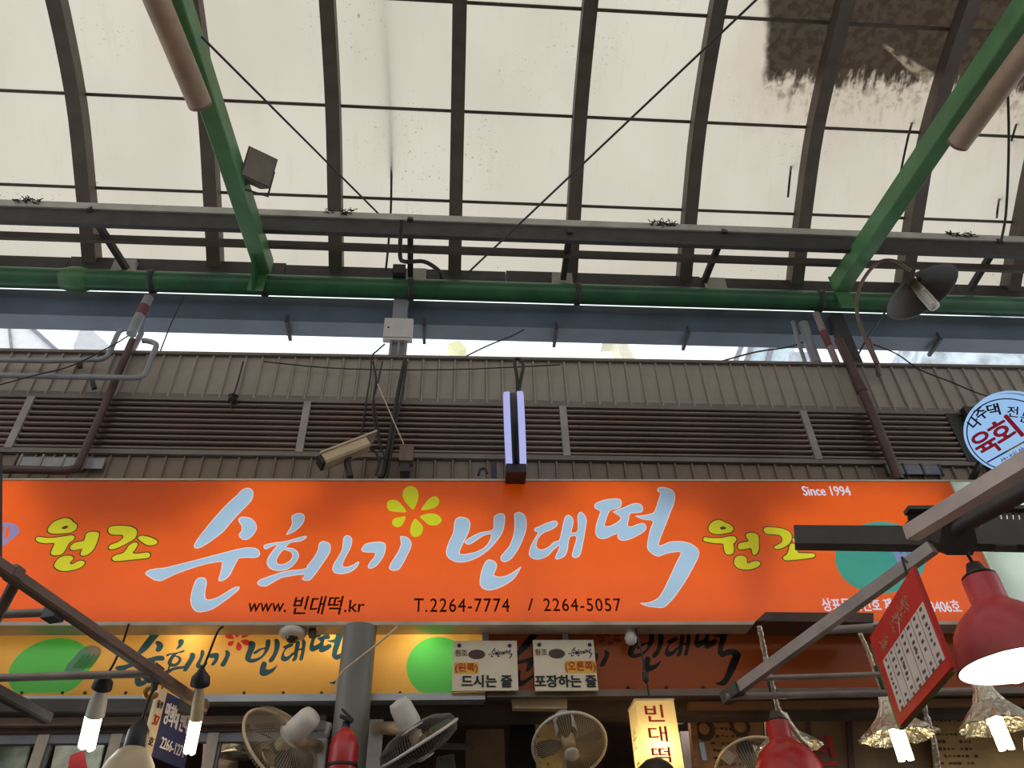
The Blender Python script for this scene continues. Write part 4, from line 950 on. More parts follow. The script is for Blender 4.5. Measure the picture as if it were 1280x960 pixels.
ic = mesh_obj('ceiling', MB().box((-4, 4.44, E + 1.46), (6, 6.9, E + 1.52)), M_wooddk); tag(ic, 'dark low ceiling inside the shop', 'ceiling', kind='structure')
for nm, x in (('wall_left', -4.05), ('wall_right', 5.95)):
    o = mesh_obj(nm, MB().box((x, 4.46, 0), (x + .05, 6.9, E + 1.46)), M_darkwall); tag(o, 'dim side wall of the shop at its %s end' % nm[5:], 'wall', kind='structure')
M_redban = mat('red_banner_cloth', rgb(170, 36, 42), .6, var=.2); M_greyban = mat('goods_reflection_grey', rgb(160, 172, 170), .6, var=.35, scale=9); M_blueban = mat('pale_blue_card', rgb(150, 180, 206), .5)  # grey made paler so the window boards imitate reflections in the panes
def slabY(name, pts, Y, th, m, label, cat, group=None): return solo(name, MB().prism([PY(x, y, Y) for x, y in pts], (0, th, 0)), m, label, cat, group)
slabY('red_banner', [(-30, 899), (22, 897), (18, 925), (-30, 932)], 4.75, .01, M_redban, 'red banner inside behind the first window pane', 'banner')
slabY('red_banner', [(34, 899), (56, 902), (46, 926), (36, 915)], 4.75, .01, M_redban, 'small red pennant inside left of the first window mullion', 'banner')
slabY('red_banner', [(72, 905), (96, 907), (88, 922), (78, 926)], 4.75, .01, M_redban, 'red cloth corner inside behind the pane with the white lamp', 'banner')
slabY('blue_card', [(97, 908), (104, 918), (94, 932), (83, 930)], 4.74, .01, M_blueban, 'pale blue card inside behind the pane with the white lamp', 'card')
slabY('red_cloth', [(88, 944), (104, 938), (112, 975), (82, 975)], 4.74, .01, M_redban, 'dark red cloth inside below the white lamp', 'cloth')
slabY('pane_reflection_board', [(-30, 932), (38, 928), (24, 985), (-30, 985)], 4.9, .02, M_greyban, 'mottled grey board standing in for reflections in the first window pane', 'board')
slabY('pane_reflection_board', [(70, 930), (130, 930), (118, 985), (58, 985)], 4.9, .02, M_greyban, 'mottled grey board standing in for pane reflections behind the white lamp', 'board')
slabY('goods_board', [(255, 916), (300, 914), (296, 985), (250, 985)], 4.9, .02, mat('brown_goods', rgb(128, 104, 92), .6, var=.3), 'brown board inside right of the warm lamp', 'board')
# clear plastic lamp hoods inside
def inner_hood(px, py, Y, r, label):
    p = PY(px, py, Y); t = thing('hood_lamp', label, 'lamp', p)
    mesh_obj('hood', MB().lathe(p, (0, 0, -1), [(-.10, .015), (-.05, .03), (0, r * .7), (.02, r), (.022, r * .98), (.004, r * .68)], 20), M_foil, t)
    mesh_obj('cord', MB().tube([p + Vector((0, 0, .10)), p + Vector((0, 0, max(.2, E + 1.46 - p.z)))], .005, 6), M_cable, t)
inner_hood(29, 922, 4.9, .12, 'pale foil hood lamp behind the first window pane')
inner_hood(295, 940, 4.8, .10, 'pale foil hood lamp inside beside the left fan')
# posts beside the column
for a, b, lab in (((412, 868), (396, 975), 'dark brown wooden post left of the steel column'), ((470, 868), (458, 975), 'dark brown wooden post right of the steel column')):
    p = PY(a[0], a[1], 4.38); solo('door_post', MB().box((p.x - .035, 4.34, E + .5), (p.x + .035, 4.42, E + 1.44)), M_wooddk, lab, 'post')
tr = mesh_obj('trim_3', MB().box((cx_ + .12, 4.42, E + 1.36), (6, 4.48, E + 1.455)), M_wooddk); tag(tr, 'dark wooden lintel inside under the unlit board', 'trim', kind='structure')
o = slabY('paper_roll', [(640, 871), (709, 872), (709, 886), (641, 885)], 4.19, .05, M_cream, 'long cream box under the unlit board, over the yellow sheets', 'box')
# yellow spotted sheets
ys = thing('yellow_sheet', 'hanging yellow sheet with dark spots behind the round fan', 'sheet', PY(698, 970, 4.56))
mesh_obj('sheet', MB().prism([PY(x, y, 4.55) for x, y in ((669, 889), (708, 889), (711, 985), (671, 985))], (0, .008, 0)), mat('yellow_plastic', rgb(214, 172, 40), .5, var=.1), ys)
for x, y in ((676, 895), (687, 895), (698, 894), (672, 904), (684, 903), (672, 920), (674, 955), (685, 955), (678, 946), (673, 970), (690, 965), (696, 905)):
    p = PY(x, y, 4.548); mesh_obj('spot', MB().lathe(p, (0, -1, 0), [(0, .009), (.001, .008), (.0012, .001)], 8), M_wooddk, ys)
slabY('dark_cabinet', [(641, 887), (668, 887), (670, 985), (632, 985)], 4.7, .2, M_black, 'tall black cabinet left of the yellow sheet', 'cabinet')
slabY('shelf_box', [(583, 907), (630, 906), (632, 985), (583, 985)], 5.1, .3, mat('dull_carton', rgb(150, 124, 98), .7), 'dull brown carton inside behind the middle fan', 'box')
slabY('metal_tray', [(546, 928), (590, 930), (590, 936), (546, 935)], 5.05, .03, M_alu, 'shiny metal tray edge inside beside the middle fan', 'tray')
slabY('grey_sack', [(546, 946), (568, 942), (572, 985), (542, 985)], 4.9, .12, M_greyban, 'small grey sack inside below the metal tray', 'sack')
slabY('orange_shelf', [(726, 905), (785, 904), (786, 917), (730, 918)], 5.3, .1, M_wood, 'brown wooden shelf board inside above the round fan', 'shelf')
slabY('green_grey_panel', [(722, 888), (782, 887), (784, 903), (722, 904)], 5.35, .05, M_greyban, 'grey panel inside above the wooden shelf board', 'board')
slabY('switch_plate', [(768, 876), (784, 877), (783, 891), (768, 891)], 4.5, .03, M_cream, 'cream switch plate left of the lit menu box', 'switch')
slabY('metal_box', [(847, 887), (855, 886), (857, 901), (850, 902)], 4.6, .06, M_alu, 'small metal box right of the lit menu box', 'box')
slabY('metal_upright', [(850, 914), (861, 914), (874, 985), (860, 985)], 4.7, .06, M_gpipe, 'grey metal upright right of the lit menu box', 'upright')
# wooden frame with old menu paper
pb = thing('old_menu', 'old tan menu panel in a wooden frame behind the small red lamp', 'menu', PY(915, 985, 4.5))
mesh_obj('paper', MB().prism([PY(x, y, 4.50) for x, y in ((869, 891), (953, 889), (958, 1000), (878, 1000))], (0, .01, 0)), mat('tan_paper', rgb(176, 128, 76), .6, var=.2, scale=6), pb)
mesh_obj('frame', MB().prism([PY(x, y, 4.47) for x, y in ((861, 886), (869, 886), (881, 1000), (872, 1000))], (0, .05, 0)),M_wood, pb)
slabY('header_strip', [(861, 877), (1330, 872), (1330, 880), (861, 886)], 4.22, .04, M_wood, 'orange brown wooden strip under the rail of the unlit board', 'strip')
M_pm = mat('brown_print', rgb(72, 48, 34), .6)
for cx0, cy0, ro, ri in ((880, 911, .062, .03), (925, 907, .058, .035)):
    c = PY(cx0, cy0, 4.496); mb = MB(); vs = []
    for k in range(24):
        a = k * math.pi / 12
        for r in (ro, ri): vs.append(c + Vector((r * math.cos(a), 0, r * 1.05 * math.sin(a))))
    mb.add(vs, [(2 * k, 2 * k + 1, (2 * k + 3) % 48, (2 * k + 2) % 48) for k in range(24)]); mesh_obj('printed_ring', mb, M_pm, pb)
mb = MB(); rr = random.Random(5)
for row in range(7):
    for k in range(11):
        x, y = 889 + k * 6 + row + rr.uniform(-1, 1), 902 + row * 9 + rr.uniform(-1, 1)
        if rr.random() < .3 or (row < 2 and (k > 4 or k < 1)): continue
        c = PY(x, y, 4.497); s = rr.uniform(.006, .011)
        mb.obox(c, Vector((s, 0, 0)), Vector((0, .0006, 0)), Vector((0, 0, rr.uniform(.003, .008))))
o = mesh_obj('faded_print', mb, M_pm, pb); o['kind'] = 'stuff'
slabY('pale_note', [(905, 933), (921, 945), (913, 957), (897, 945)], 4.46, .004, M_beige, 'pale square note turned on its corner on the tan menu panel', 'note')
slabY('glass_strip', [(874, 928), (880, 928), (884, 950), (878, 950)], 4.44, .01, M_blueban, 'narrow bright strip of light coloured card on the wooden frame', 'card')
# right hand inner boards
wbd = thing('wall_board', 'brown plywood board with red lettering behind the small red lamp', 'board', PY(1040, 985, 4.6))
mesh_obj('board', MB().prism([PY(x, y, 4.60) for x, y in ((956, 889), (1330, 886), (1340, 1010), (962, 1010))], (0, .02, 0)), mat('brown_plywood', rgb(124, 98, 70), .6, var=.25, scale=3, stretch=(2, 1, .5)), wbd)
fit(wbd, '전', 1014, 920, 1048, 956, 4.596, mat('bright_red_print', rgb(186, 44, 34), .5), .05)
for x in (1007, 1058):
    mesh_obj('batten', MB().prism([PY(xx, y, 4.585) for xx, y in ((x, 898), (x + 6, 898), (x + 14, 1000), (x + 6, 1000))], (0, .014, 0)), M_wooddk, wbd)
op = thing('wall_poster', 'yellowed poster with faded print behind the foil lamps', 'poster', PY(1190, 985, 4.55))
mesh_obj('paper', MB().prism([PY(x, y, 4.56) for x, y in ((1158, 874), (1330, 870), (1340, 1000), (1172, 1000))], (0, .008, 0)), mat('yellowed_paper', rgb(186, 150, 92), .6, var=.18, scale=5), op)
mb = MB(); rr = random.Random(8)
for row in range(9):
    for k in range(9):
        if rr.random() < .35: continue
        c = PY(1168 + k * 5.5 + row * 1.2, 882 + row * 9, 4.557); mb.obox(c, Vector((rr.uniform(.004, .011), 0, 0)), Vector((0, .0006, 0)), Vector((0, 0, rr.uniform(.003, .009))))
o = mesh_obj('faded_print', mb, M_pm, op); o['kind'] = 'stuff'

# ------------------------------------------------------------------ fans
def frame_of(n, up=Vector((0, 0, 1))):
    n = n.normalized(); u = up.cross(n)
    if u.length < 1e-3: u = Vector((1, 0, 0))
    u.normalize(); return u, n.cross(u), n
M_wire = mat('grey_fan_wire', rgb(126, 120, 116), .4)
def fan(c, n, R, label, mount, foot, m_cage=M_white, m_wire=M_wire):
    """n points the way the fan blows"""
    u, v, n = frame_of(n); t = thing('wall_fan', label, 'fan', foot)
    g = MB()
    def arc(k, N, prof):
        a = 2 * math.pi * k / N; d = u * math.cos(a) + v * math.sin(a); return [c + d * r + n * h for r, h in prof]
    N = 84
    for k in range(N):
        g.tube(arc(k, N, [(R * .99, 0), (R * .9, .035), (R * .6, .058), (R * .22, .066)]), .0011, 3, False)
        g.tube(arc(k, N, [(R * .99, 0), (R * .92, -.04), (R * .6, -.075), (R * .3, -.085)]), .0011, 3, False)
    o = mesh_obj('cage_wires', g, m_wire, t); o['kind'] = 'stuff'
    mesh_obj('cage_ring', MB().tube([c + (u * math.cos(k * .1309) + v * math.sin(k * .1309)) * R for k in range(49)], .007, 8, False), m_cage, t)
    mesh_obj('front_badge', MB().lathe(c + n * .062, n, [(0, R * .2), (.01, R * .2), (.014, R * .15), (.0145, .001)], 20), m_cage, t)
    mesh_obj('motor_housing', MB().lathe(c - n * .08, -n, [(-.01, R * .3), (.0, .052), (.02, .058), (.11, .054), (.135, .045), (.142, .001)], 20), M_white, t)
    hub = mesh_obj('hub', MB().lathe(c - n * .02, n, [(-.05, .012), (-.03, .035), (.02, .033), (.03, .02), (.032, .001)], 16), M_cream, t)
    for k in range(4):
        a = k * math.pi / 2 + .3; bl = []
        for r, w, tw in ((.035, .03, .6), (R * .45, .075, .45), (R * .8, .085, .3), (R * .9, .05, .25)):
            d = u * math.cos(a) + v * math.sin(a); s = -u * math.sin(a) + v * math.cos(a); sd = s * math.cos(tw) + n * math.sin(tw)
            p = c - n * .015 + d * r; bl += [p - sd * w * .5, p + sd * w * .5]
        mb = MB(); mb.add(bl, [(2 * i, 2 * i + 1, 2 * i + 3, 2 * i + 2) for i in range(3)], True)
        mesh_obj('blade', mb, mat('smoky_blade', rgb(84, 80, 76), .3), t)
    if mount:
        j = c - n * .13 + Vector((0, 0, -.05))
        mesh_obj('neck', MB().tube([c - n * .13, j, mount], [.03, .034, .03], 12), M_cream, t)
        mesh_obj('wall_plate', MB().obox(mount + Vector((0, .01, -.16)), Vector((.035, 0, 0)), Vector((0, .02, 0)), Vector((0, 0, .2))), M_white, t)
    return t
c1 = PY(350, 934, 3.92); fan(c1, cvec(-.60, .60, .0), .215, 'white wall fan left of the steel column seen from behind', PY(399, 934, 4.24), PY(399, 985, 4.24), M_cream, M_beige)
mesh_obj('pull_bracket', MB().bar(PY(378, 905, 4.0), PY(404, 908, 4.2), .05, .04).bar(PY(404, 918, 4.2), PY(409, 904, 4.2), .05, .05), M_white, bpy.data.objects['wall_fan'])
c2 = PY(524, 929, 3.95); fan(c2, cvec(.50, .80, -.28), .205, 'white wall fan right of the steel column seen edge on', PY(470, 910, 4.26), PY(467, 985, 4.26))
c3 = PY(712, 931, 4.1); fan(c3, cvec(.10, .25, -1), .185, 'white fan facing the lane before the yellow sheet', None, PY(712, 985, 4.1), M_white, M_beige)  # beige wires stand in for warm light on this cage
mesh_obj('stand_pole', MB().tube([c3 + Vector((0, .18, -.02)), c3 + Vector((0, .18, -1.0)), Vector((c3.x, c3.y + .18, 0))], .02, 10), M_cream, [o for o in bpy.data.objects if o.name.startswith('wall_fan')][-1])
c4 = PY(950, 974, 3.95); fan(c4, cvec(-.15, .1, -1), .21, 'cream fan rim rising beside the small red lamp', PY(960, 985, 4.3), PY(950, 1000, 4.3), M_cream)

# ------------------------------------------------------------------ fire extinguisher
fe = PY(425, 985, 3.86); fx = fe.x; tz = PY(427, 912, 3.86).z
ex = thing('fire_extinguisher', 'red fire extinguisher strapped to the steel column', 'extinguisher', (fx, 3.86, tz - .42))
mesh_obj('cylinder', MB().lathe((fx, 3.86, tz - .42), (0, 0, 1), [(0, .001), (0, .055), (.012, .066), (.34, .066), (.375, .06), (.40, .045), (.415, .026), (.425, .022)], 26), M_red, ex)
mesh_obj('band', MB().lathe((fx, 3.86, tz - .42 + .255), (0, 0, 1), [(0, .067), (0, .0695), (.014, .0695), (.014, .067)], 26), M_black, ex)
mesh_obj('valve', MB().lathe((fx, 3.86, tz + .004), (0, 0, 1), [(0, .018), (.03, .018), (.032, .001)], 12), M_black, ex)
mesh_obj('handle', MB().bar((fx + .03, 3.84, tz + .03), (fx - .03, 3.84, tz + .055), .02, .014).bar((fx + .03, 3.84, tz + .036), (fx - .025, 3.84, tz + .085), .018, .01), M_black, ex)

# ------------------------------------------------------------------ lit menu box
ly = 3.88
A, B = PY(793.5, 875.5, ly), PY(842, 875, ly)
lb = thing('menu_lightbox', 'upright warm lit box sign with red vertical lettering', 'sign', ((A.x + B.x) / 2, ly + .07, A.z - .62))
M_lb = acrylic('cream_lightbox_acrylic', (.86, .76, .50, 1), dif=.25)
x0, x1, z0, z1, yb = A.x, B.x, A.z - .62, A.z, ly + .17
mesh_obj('front_face', MB().quad((x0, ly, z0), (x1, ly, z0), (x1, ly, z1), (x0, ly, z1)), M_lb, lb)
mesh_obj('side_face', MB().quad((x0, yb, z0), (x0, ly, z0), (x0, ly, z1), (x0, yb, z1)).quad((x1, yb, z0), (x1, ly, z0), (x1, ly, z1), (x1, yb, z1)).quad((x0, yb, z0), (x1, yb, z0), (x1, yb, z1), (x0, yb, z1)), M_lb, lb)
mesh_obj('cap', MB().box((x0 - .003, ly - .003, z1), (x1 + .003, yb + .003, z1 + .008)).box((x0 - .003, ly - .003, z0 - .008), (x1 + .003, yb + .003, z0)), M_cream, lb)
mesh_obj('lamp', MB().lathe(PY(822, 940, ly + .075), (0, 0, -1), [(-.04, .015), (0, .026), (.03, .024), (.045, .001)], 14), glow('warm_bulb', (1, .72, .32, 1), 42), lb)
for i, (ch_, y0_, y1_) in enumerate((('빈', 881, 902), ('대', 908, 927), ('떡', 934, 953))):
    dx = i * 4.2; fit(lb, ch_, 808 + dx, y0_, 831 + dx, y1_, ly - .002, M_inkred, .02)
for i, ch_ in enumerate('순희네'):
    letter('lettering', ch_, mat('dark_green_print', rgb(70, 80, 40), .5), lb, (x0 - .002, ly + .125, z1 - .20 - i * .15), (0, -1, 0), (0, 0, 1), .075, .10, .0)
mesh_obj('cord', MB().tube([((x0 + x1) / 2, ly + .08, z1 + .008), PY(808, 850, ly + .08), PY(803, 820, ly + .08), (PY(800, 790, ly + .08).x, ly + .16, zsb - .021)], .005, 6), M_cable, lb)
mesh_obj('plug', MB().lathe(PY(807, 846, ly + .075), (0, 0, 1), [(-.03, .006), (-.02, .016), (.02, .016), (.03, .005)], 10), M_black, lb)

# ------------------------------------------------------------------ a customer's head below the lit box
hd = thing('person', 'dark haired person before the lit menu box, only the crown showing', 'person', (PD(822, 978, 3.45).x, PD(822, 978, 3.45).y, 0))
hc = PD(823, 984, 3.45)
skin = mat('skin_tone', rgb(198, 152, 124), .55, var=.05); hair = mat('black_hair', rgb(30, 24, 22), .5, var=.3, scale=40, stretch=(1, 1, .2)); coat = mat('dark_grey_jacket', rgb(60, 60, 66), .8)
def body_mesh():
    """one continuous figure: feet to crown, standing, arms at the sides"""
    me = bpy.data.meshes.new('figure'); H = hc.z + .11; s = H / 1.75; bx, by = hc.x, hc.y
    J = [(0, 0, .95, .15), (0, 0, 1.15, .15), (0, 0, 1.32, .17), (0, .01, 1.45, .075), (0, 0, 1.52, .06), (0, -.01, 1.60, .085), (0, 0, 1.68, .092), (0, 0, 1.72, .06),
         (-.19, 0, 1.40, .06), (-.24, .01, 1.12, .047), (-.25, -.05, .88, .036), (-.25, -.07, .80, .042), (.19, 0, 1.40, .06), (.24, .01, 1.12, .047), (.25, -.05, .88, .036), (.25, -.07, .80, .042),
         (-.10, 0, .86, .095), (-.11, -.01, .48, .062), (-.11, .02, .09, .042), (-.11, -.12, .04, .04), (.10, 0, .86, .095), (.11, -.01, .48, .062), (.11, .02, .09, .042), (.11, -.12, .04, .04)]
    ed = [(0, 1), (1, 2), (2, 3), (3, 4), (4, 5), (5, 6), (6, 7), (2, 8), (8, 9), (9, 10), (10, 11), (2, 12), (12, 13), (13, 14), (14, 15), (0, 16), (16, 17), (17, 18), (18, 19), (0, 20), (20, 21), (21, 22), (22, 23)]
    me.from_pydata([(x * s, y * s, z * s) for x, y, z, r in J], ed, [])
    o = bpy.data.objects.new('figure', me); COL.objects.link(o)
    md = o.modifiers.new('skin', 'SKIN')
    for v, j in zip(me.skin_vertices[0].data, J): v.radius = (j[3] * s, j[3] * s)
    me.skin_vertices[0].data[0].use_root = True
    sb_ = o.modifiers.new('sub', 'SUBSURF'); sb_.levels = 2; sb_.render_levels = 2
    dg = bpy.context.evaluated_depsgraph_get(); m2 = bpy.data.meshes.new_from_object(o.evaluated_get(dg))
    bpy.data.objects.remove(o)
    for k in (coat, skin): m2.materials.append(k)
    for p in m2.polygons:
        p.use_smooth = True; p.material_index = 1 if (p.center.z > 1.47 * s or p.center.z < .86 * s and abs(p.center.x) > .19 * s and p.center.z > .7 * s) else 0
    q = bpy.data.objects.new('body', m2); COL.objects.link(q); q.parent = hd; return q
body_mesh()
mb = MB(); n_ = 28; vs = []; fs = []
for j in range(9):
    ph = j / 8 * math.pi * .56
    for k in range(n_):
        a = 2 * math.pi * k / n_; w = 1 + .02 * mnoise.noise(Vector((math.cos(a) * 3, math.sin(a) * 3, j * .6)))
        vs.append(hc + Vector((math.sin(ph) * math.cos(a) * .102 * w, math.sin(ph) * math.sin(a) * .118 * w + .012, math.cos(ph) * .122 * w)))
for j in range(8):
    for k in range(n_): fs.append((j * n_ + k, j * n_ + (k + 1) % n_, (j + 1) * n_ + (k + 1) % n_, (j + 1) * n_ + k))
mb.add(vs, fs, True); mesh_obj('hair', mb, hair, hd)

# ------------------------------------------------------------------ left awning frame in the foreground
la = thing('awning_frame', 'dark brown steel awning frame in the left foreground', 'frame', PD(0, 870, 2.3))
P_ = lambda x, y, d: PD(x, y, d)
mesh_obj('long_arm', MB().bar(P_(256, 884, 2.75).lerp(P_(-40, 680, 2.05), 1.8), P_(256, 884, 2.75), .034, .034, bev=.006), M_brownbar, la)
mesh_obj('collar', MB().bar(P_(12, 714, 2.15), P_(22, 721, 2.17), .044, .044, bev=.008), M_brownbar, la)
mesh_obj('upper_brace', MB().bar(P_(22, 722, 2.19), P_(-14, 790, 2.25), .03, .03, bev=.005), M_brownbar, la)
mesh_obj('upper_rung', MB().tube([P_(-300, 780, 2.2), P_(72, 765, 2.32)], .0125, 10), M_greybar, la)
mesh_obj('lower_rung', MB().tube([P_(-300, 856, 2.35), P_(80, 845, 2.5), P_(188, 842, 2.55)], .0125, 10), M_greybar, la)
mesh_obj('joint', MB().bar(P_(62, 762, 2.27), P_(74, 770, 2.3), .045, .045), M_darkbar, la)
mesh_obj('joint', MB().bar(P_(186, 837, 2.56), P_(196, 845, 2.58), .045, .045), M_darkbar, la)
mesh_obj('lower_brace', MB().bar(P_(60, 898, 2.6).lerp(P_(-50, 840, 2.35), 2.2), P_(60, 898, 2.6), .036, .036, bev=.006), M_darkbar, la)
o = solo('cross_beam', MB().bar(P_(-300, 884, 2.7), P_(258, 884, 2.85), .04, .05, bev=.004), M_darkbar, 'dark crossbar at the foot of the left awning frame', 'beam')
hk = thing('hook', 'brass coloured hook hanging under the left awning arm', 'hook', P_(186, 876, 2.62))
mesh_obj('shank', MB().tube([P_(195, 846, 2.62), P_(192, 862, 2.62)], .012, 8), M_darkbar, hk)
mesh_obj('curl', MB().tube(crom([P_(192, 862, 2.62), P_(186, 860, 2.62), P_(181, 865, 2.62), P_(183, 871, 2.62), P_(190, 872, 2.62), P_(196, 868, 2.62)], 4), .009, 8), mat('old_brass', rgb(166, 128, 62), .4, metal=.7), hk)
solo('left_post', MB().bar(PD(-12, 568, 2.7), PD(-13, 715, 2.62), .05, .05), M_dark, 'dark post end at the left picture edge over the orange board', 'post')

# ------------------------------------------------------------------ pendant lamps at the left
M_cfl = glow('white_lamp_tube', (.93, 1, .97, 1), 10); M_cflw = glow('warm_lamp_tube', (1, .80, .50, 1), 11)
M_sock = mat('black_socket', rgb(38, 36, 40), .5)
def pendant(cord, sock, bulb, dep, r, m, label, m_base=M_white, ntube=3):
    t = thing('pendant_bulb', label, 'lamp', PD(bulb[2], bulb[3], dep))
    mesh_obj('cord', MB().tube(crom([PD(x, y, dep) for x, y in cord], 5), .0042, 6), M_cable, t)
    s0, s1 = PD(sock[0], sock[1], dep), PD(sock[2], sock[3], dep); d = (s1 - s0).normalized(); L = (s1 - s0).length
    mesh_obj('socket', MB().lathe(s0, d, [(-.015, .006), (0, .014), (.02, .03), (L, .032), (L + .006, .02)], 18), M_sock, t)
    b0, b1 = PD(bulb[0], bulb[1], dep), PD(bulb[2], bulb[3], dep); d2_ = (b1 - b0).normalized(); L2 = (b1 - b0).length
    mesh_obj('ballast', MB().tube([s1 + d * .004, s1.lerp(b0, .5), b0 + d2_ * .004], [r * .55, r * .9, r * 1.0], 16), m_base, t)
    a = d2_.orthogonal().normalized(); b = d2_.cross(a)
    for k in range(ntube):
        an = k * 2 * math.pi / ntube + .4; of = (a * math.cos(an) + b * math.sin(an)) * r * .52
        mesh_obj('lamp_tube', MB().tube([b0 + d2_ * .006 + of, b0 + d2_ * (L2 - r * .3) + of, b0 + d2_ * L2 + of * .8], [r * .45, r * .45, r * .2], 12), m, t)
    return t
pendant([(161, 780), (153, 805), (142, 830), (133, 844)], (132, 845, 127, 860), (119, 893, 109, 936), 2.55, .030, M_cfl, 'hanging lamp with bright white bulb left of the blue hanging sign', M_white)
pendant([(279, 783), (272, 790), (262, 815), (253, 838)], (252, 839, 250, 856), (246, 898, 237, 942), 2.65, .022, M_cflw, 'hanging lamp with warm glowing bulb right of the blue hanging sign', M_cream)
hp = thing('hood_lamp', 'beige shaded lamp with black socket hanging below the blue sign', 'lamp', PD(180, 975, 2.5))
mesh_obj('cord', MB().tube(crom([PD(199, 852, 2.5), PD(189, 868, 2.5), PD(181, 890, 2.5), PD(177, 905, 2.5)], 4), .005, 6), M_cable, hp)
t0_, t1_ = PD(176, 905, 2.5), PD(168, 932, 2.5); dd = Vector((0, 0, -1))
mesh_obj('socket', MB().lathe(t0_, dd, [(-.02, .008), (0, .02), (.02, .032), (.085, .034), (.09, .03)], 16), M_sock, hp)
mesh_obj('shade', MB().lathe(t0_, dd, [(.07, .03), (.085, .05), (.12, .072), (.2, .1), (.26, .13), (.262, .126), (.2, .095), (.12, .066)], 28), M_beige, hp)

# ------------------------------------------------------------------ boards hung across the view
def hung_board(A, Bpx, Hpx, dep, vp):
    """A, B: pixels of the upper corners, H: pixel of the corner below A; vp: picture point the level edge runs to"""
    a = PD(A[0], A[1], dep); h = ray(*vp); h.z = 0; h.normalize()
    n = h.cross(Vector((0, 0, 1))); r = ray(*Bpx); b = CAMP + r * ((a - CAMP).dot(n) / r.dot(n))
    r = ray(*Hpx); l = CAMP + r * ((a - CAMP).dot(n) / r.dot(n))
    return a, (b - a).dot(h), a.z - l.z, h, n
a, w_, h_, u_, n_s = hung_board((199, 860), (246, 890), (177, 940), 2.75, (987, 1280))
bs = thing('hanging_sign', 'blue hanging sign with white lettering and a cream strip', 'sign', a + u_ * (w_ / 2) - Vector((0, 0, h_)))
if n_s.dot(a - CAMP) > 0: n_s = -n_s            # towards the viewer
V_ = Vector((0, 0, 1)); sw = w_ * .2
def brd(name, x0, x1, y0, y1, th, m, par): 
    c = a + u_ * ((x0 + x1) / 2) - V_ * ((y0 + y1) / 2)
    return mesh_obj(name, MB().obox(c - n_s * (th / 2), u_ * ((x1 - x0) / 2), n_s * (th / 2), V_ * ((y1 - y0) / 2)), m, par)
brd('cream_strip', 0, sw, 0, h_, .012, M_beige, bs)
brd('blue_panel', sw + .002, w_, 0.0, h_, .012, mat('navy_board', rgb(38, 42, 82), .45, var=.08), bs)
M_wp = mat('white_print', rgb(214, 204, 204), .5, var=.05)
fr_ = n_s * .0015
letter('lettering', '명희네', M_wp, bs, a + u_ * (sw + .012) - V_ * (h_ * .48) + fr_, u_, V_, (w_ - sw) * .42, h_ * .34, .03)
letter('lettering', '빈대떡', M_wp, bs, a + u_ * (sw + .02 + (w_ - sw) * .45) - V_ * (h_ * .48) + fr_, u_, V_, (w_ - sw) * .42, h_ * .34, .03)
letter('lettering', '2266-1271', M_wp, bs, a + u_ * (sw + (w_ - sw) * .14) - V_ * (h_ * .84) + fr_, u_, V_, (w_ - sw) * .72, h_ * .17, .02)
letter('lettering', '37', M_inkred, bs, a + u_ * (sw * .22) - V_ * (h_ * .56) + fr_, u_, V_, sw * .6, h_ * .15, .03)
letter('lettering', '호', M_inkblk, bs, a + u_ * (sw * .28) - V_ * (h_ * .86) + fr_, u_, V_, sw * .5, h_ * .12, .02)
letter('lettering', '동부', M_inkblk, bs, a + u_ * (sw * .18) - V_ * (h_ * .3) + fr_, u_, V_, sw * .64, h_ * .12, .02)
for x in (.06, .8): mesh_obj('hanging_wire', MB().tube([a + u_ * (w_ * x), a + u_ * (w_ * x) + V_ * .05 + Vector((.005, 0, 0)), a + u_ * (w_ * x + .01) + V_ * .09], .003, 6), M_cable, bs)

a, w_, h_, u_, n_s = hung_board((1087, 797), (1140, 708), (1127, 905), 2.62, (793, 1287))
if w_ < 0: u_ = -u_; w_ = -w_
if n_s.dot(a - CAMP) > 0: n_s = -n_s
mn = thing('menu_board', 'red hanging menu board with white price table, tilted at the right', 'board', a + u_ * (w_ / 2) - V_ * h_)
brd('red_panel', 0, w_, 0, h_, .012, mat('red_menu_print', rgb(206, 46, 42), .4, var=.06), mn)
c = a + u_ * (w_ / 2) - V_ * (h_ / 2)
mesh_obj('backing_board', MB().obox(c - n_s * .022 - u_ * .055, u_ * (w_ / 2), n_s * .008, V_ * (h_ / 2 - .004)), mat('olive_board_edge', rgb(98, 128, 62), .5, var=.15), mn)
tx0, tx1, ty0, ty1 = w_ * .10, w_ * .97, h_ * .34, h_ * .90
c = a + u_ * ((tx0 + tx1) / 2) - V_ * ((ty0 + ty1) / 2) + n_s * .0006
mesh_obj('price_table', MB().obox(c, u_ * ((tx1 - tx0) / 2), n_s * .0005, V_ * ((ty1 - ty0) / 2)), mat('white_table_print', rgb(226, 218, 210), .45, var=.03), mn)
mb = MB(); mk = MB(); rr = random.Random(3); nc = 7
for k in range(nc):
    x = tx0 + (tx1 - tx0) * k / nc; cw = (tx1 - tx0) / nc
    if k: mb.obox(a + u_ * x - V_ * ((ty0 + ty1) / 2) + n_s * .0014, u_ * .0012, n_s * .0003, V_ * ((ty1 - ty0) / 2))
    for y0_, n0, ds in ((.06, 3 + k % 3, .022), (.86, 2, .018)):
        for j in range(n0):
            yy = ty0 + (ty1 - ty0) * y0_ + j * ds
            mk.obox(a + u_ * (x + cw * .5) - V_ * yy + n_s * .0014, u_ * cw * rr.uniform(.10, .2), n_s * .0003, V_ * .0045)
    if k % 2 == 0:
        for j in range(4): mk.obox(a + u_ * (x + cw * rr.uniform(.4, .6)) - V_ * (ty0 + (ty1 - ty0) * (.42 + .09 * j)) + n_s * .0014, u_ * cw * .12, n_s * .0003, V_ * .004)
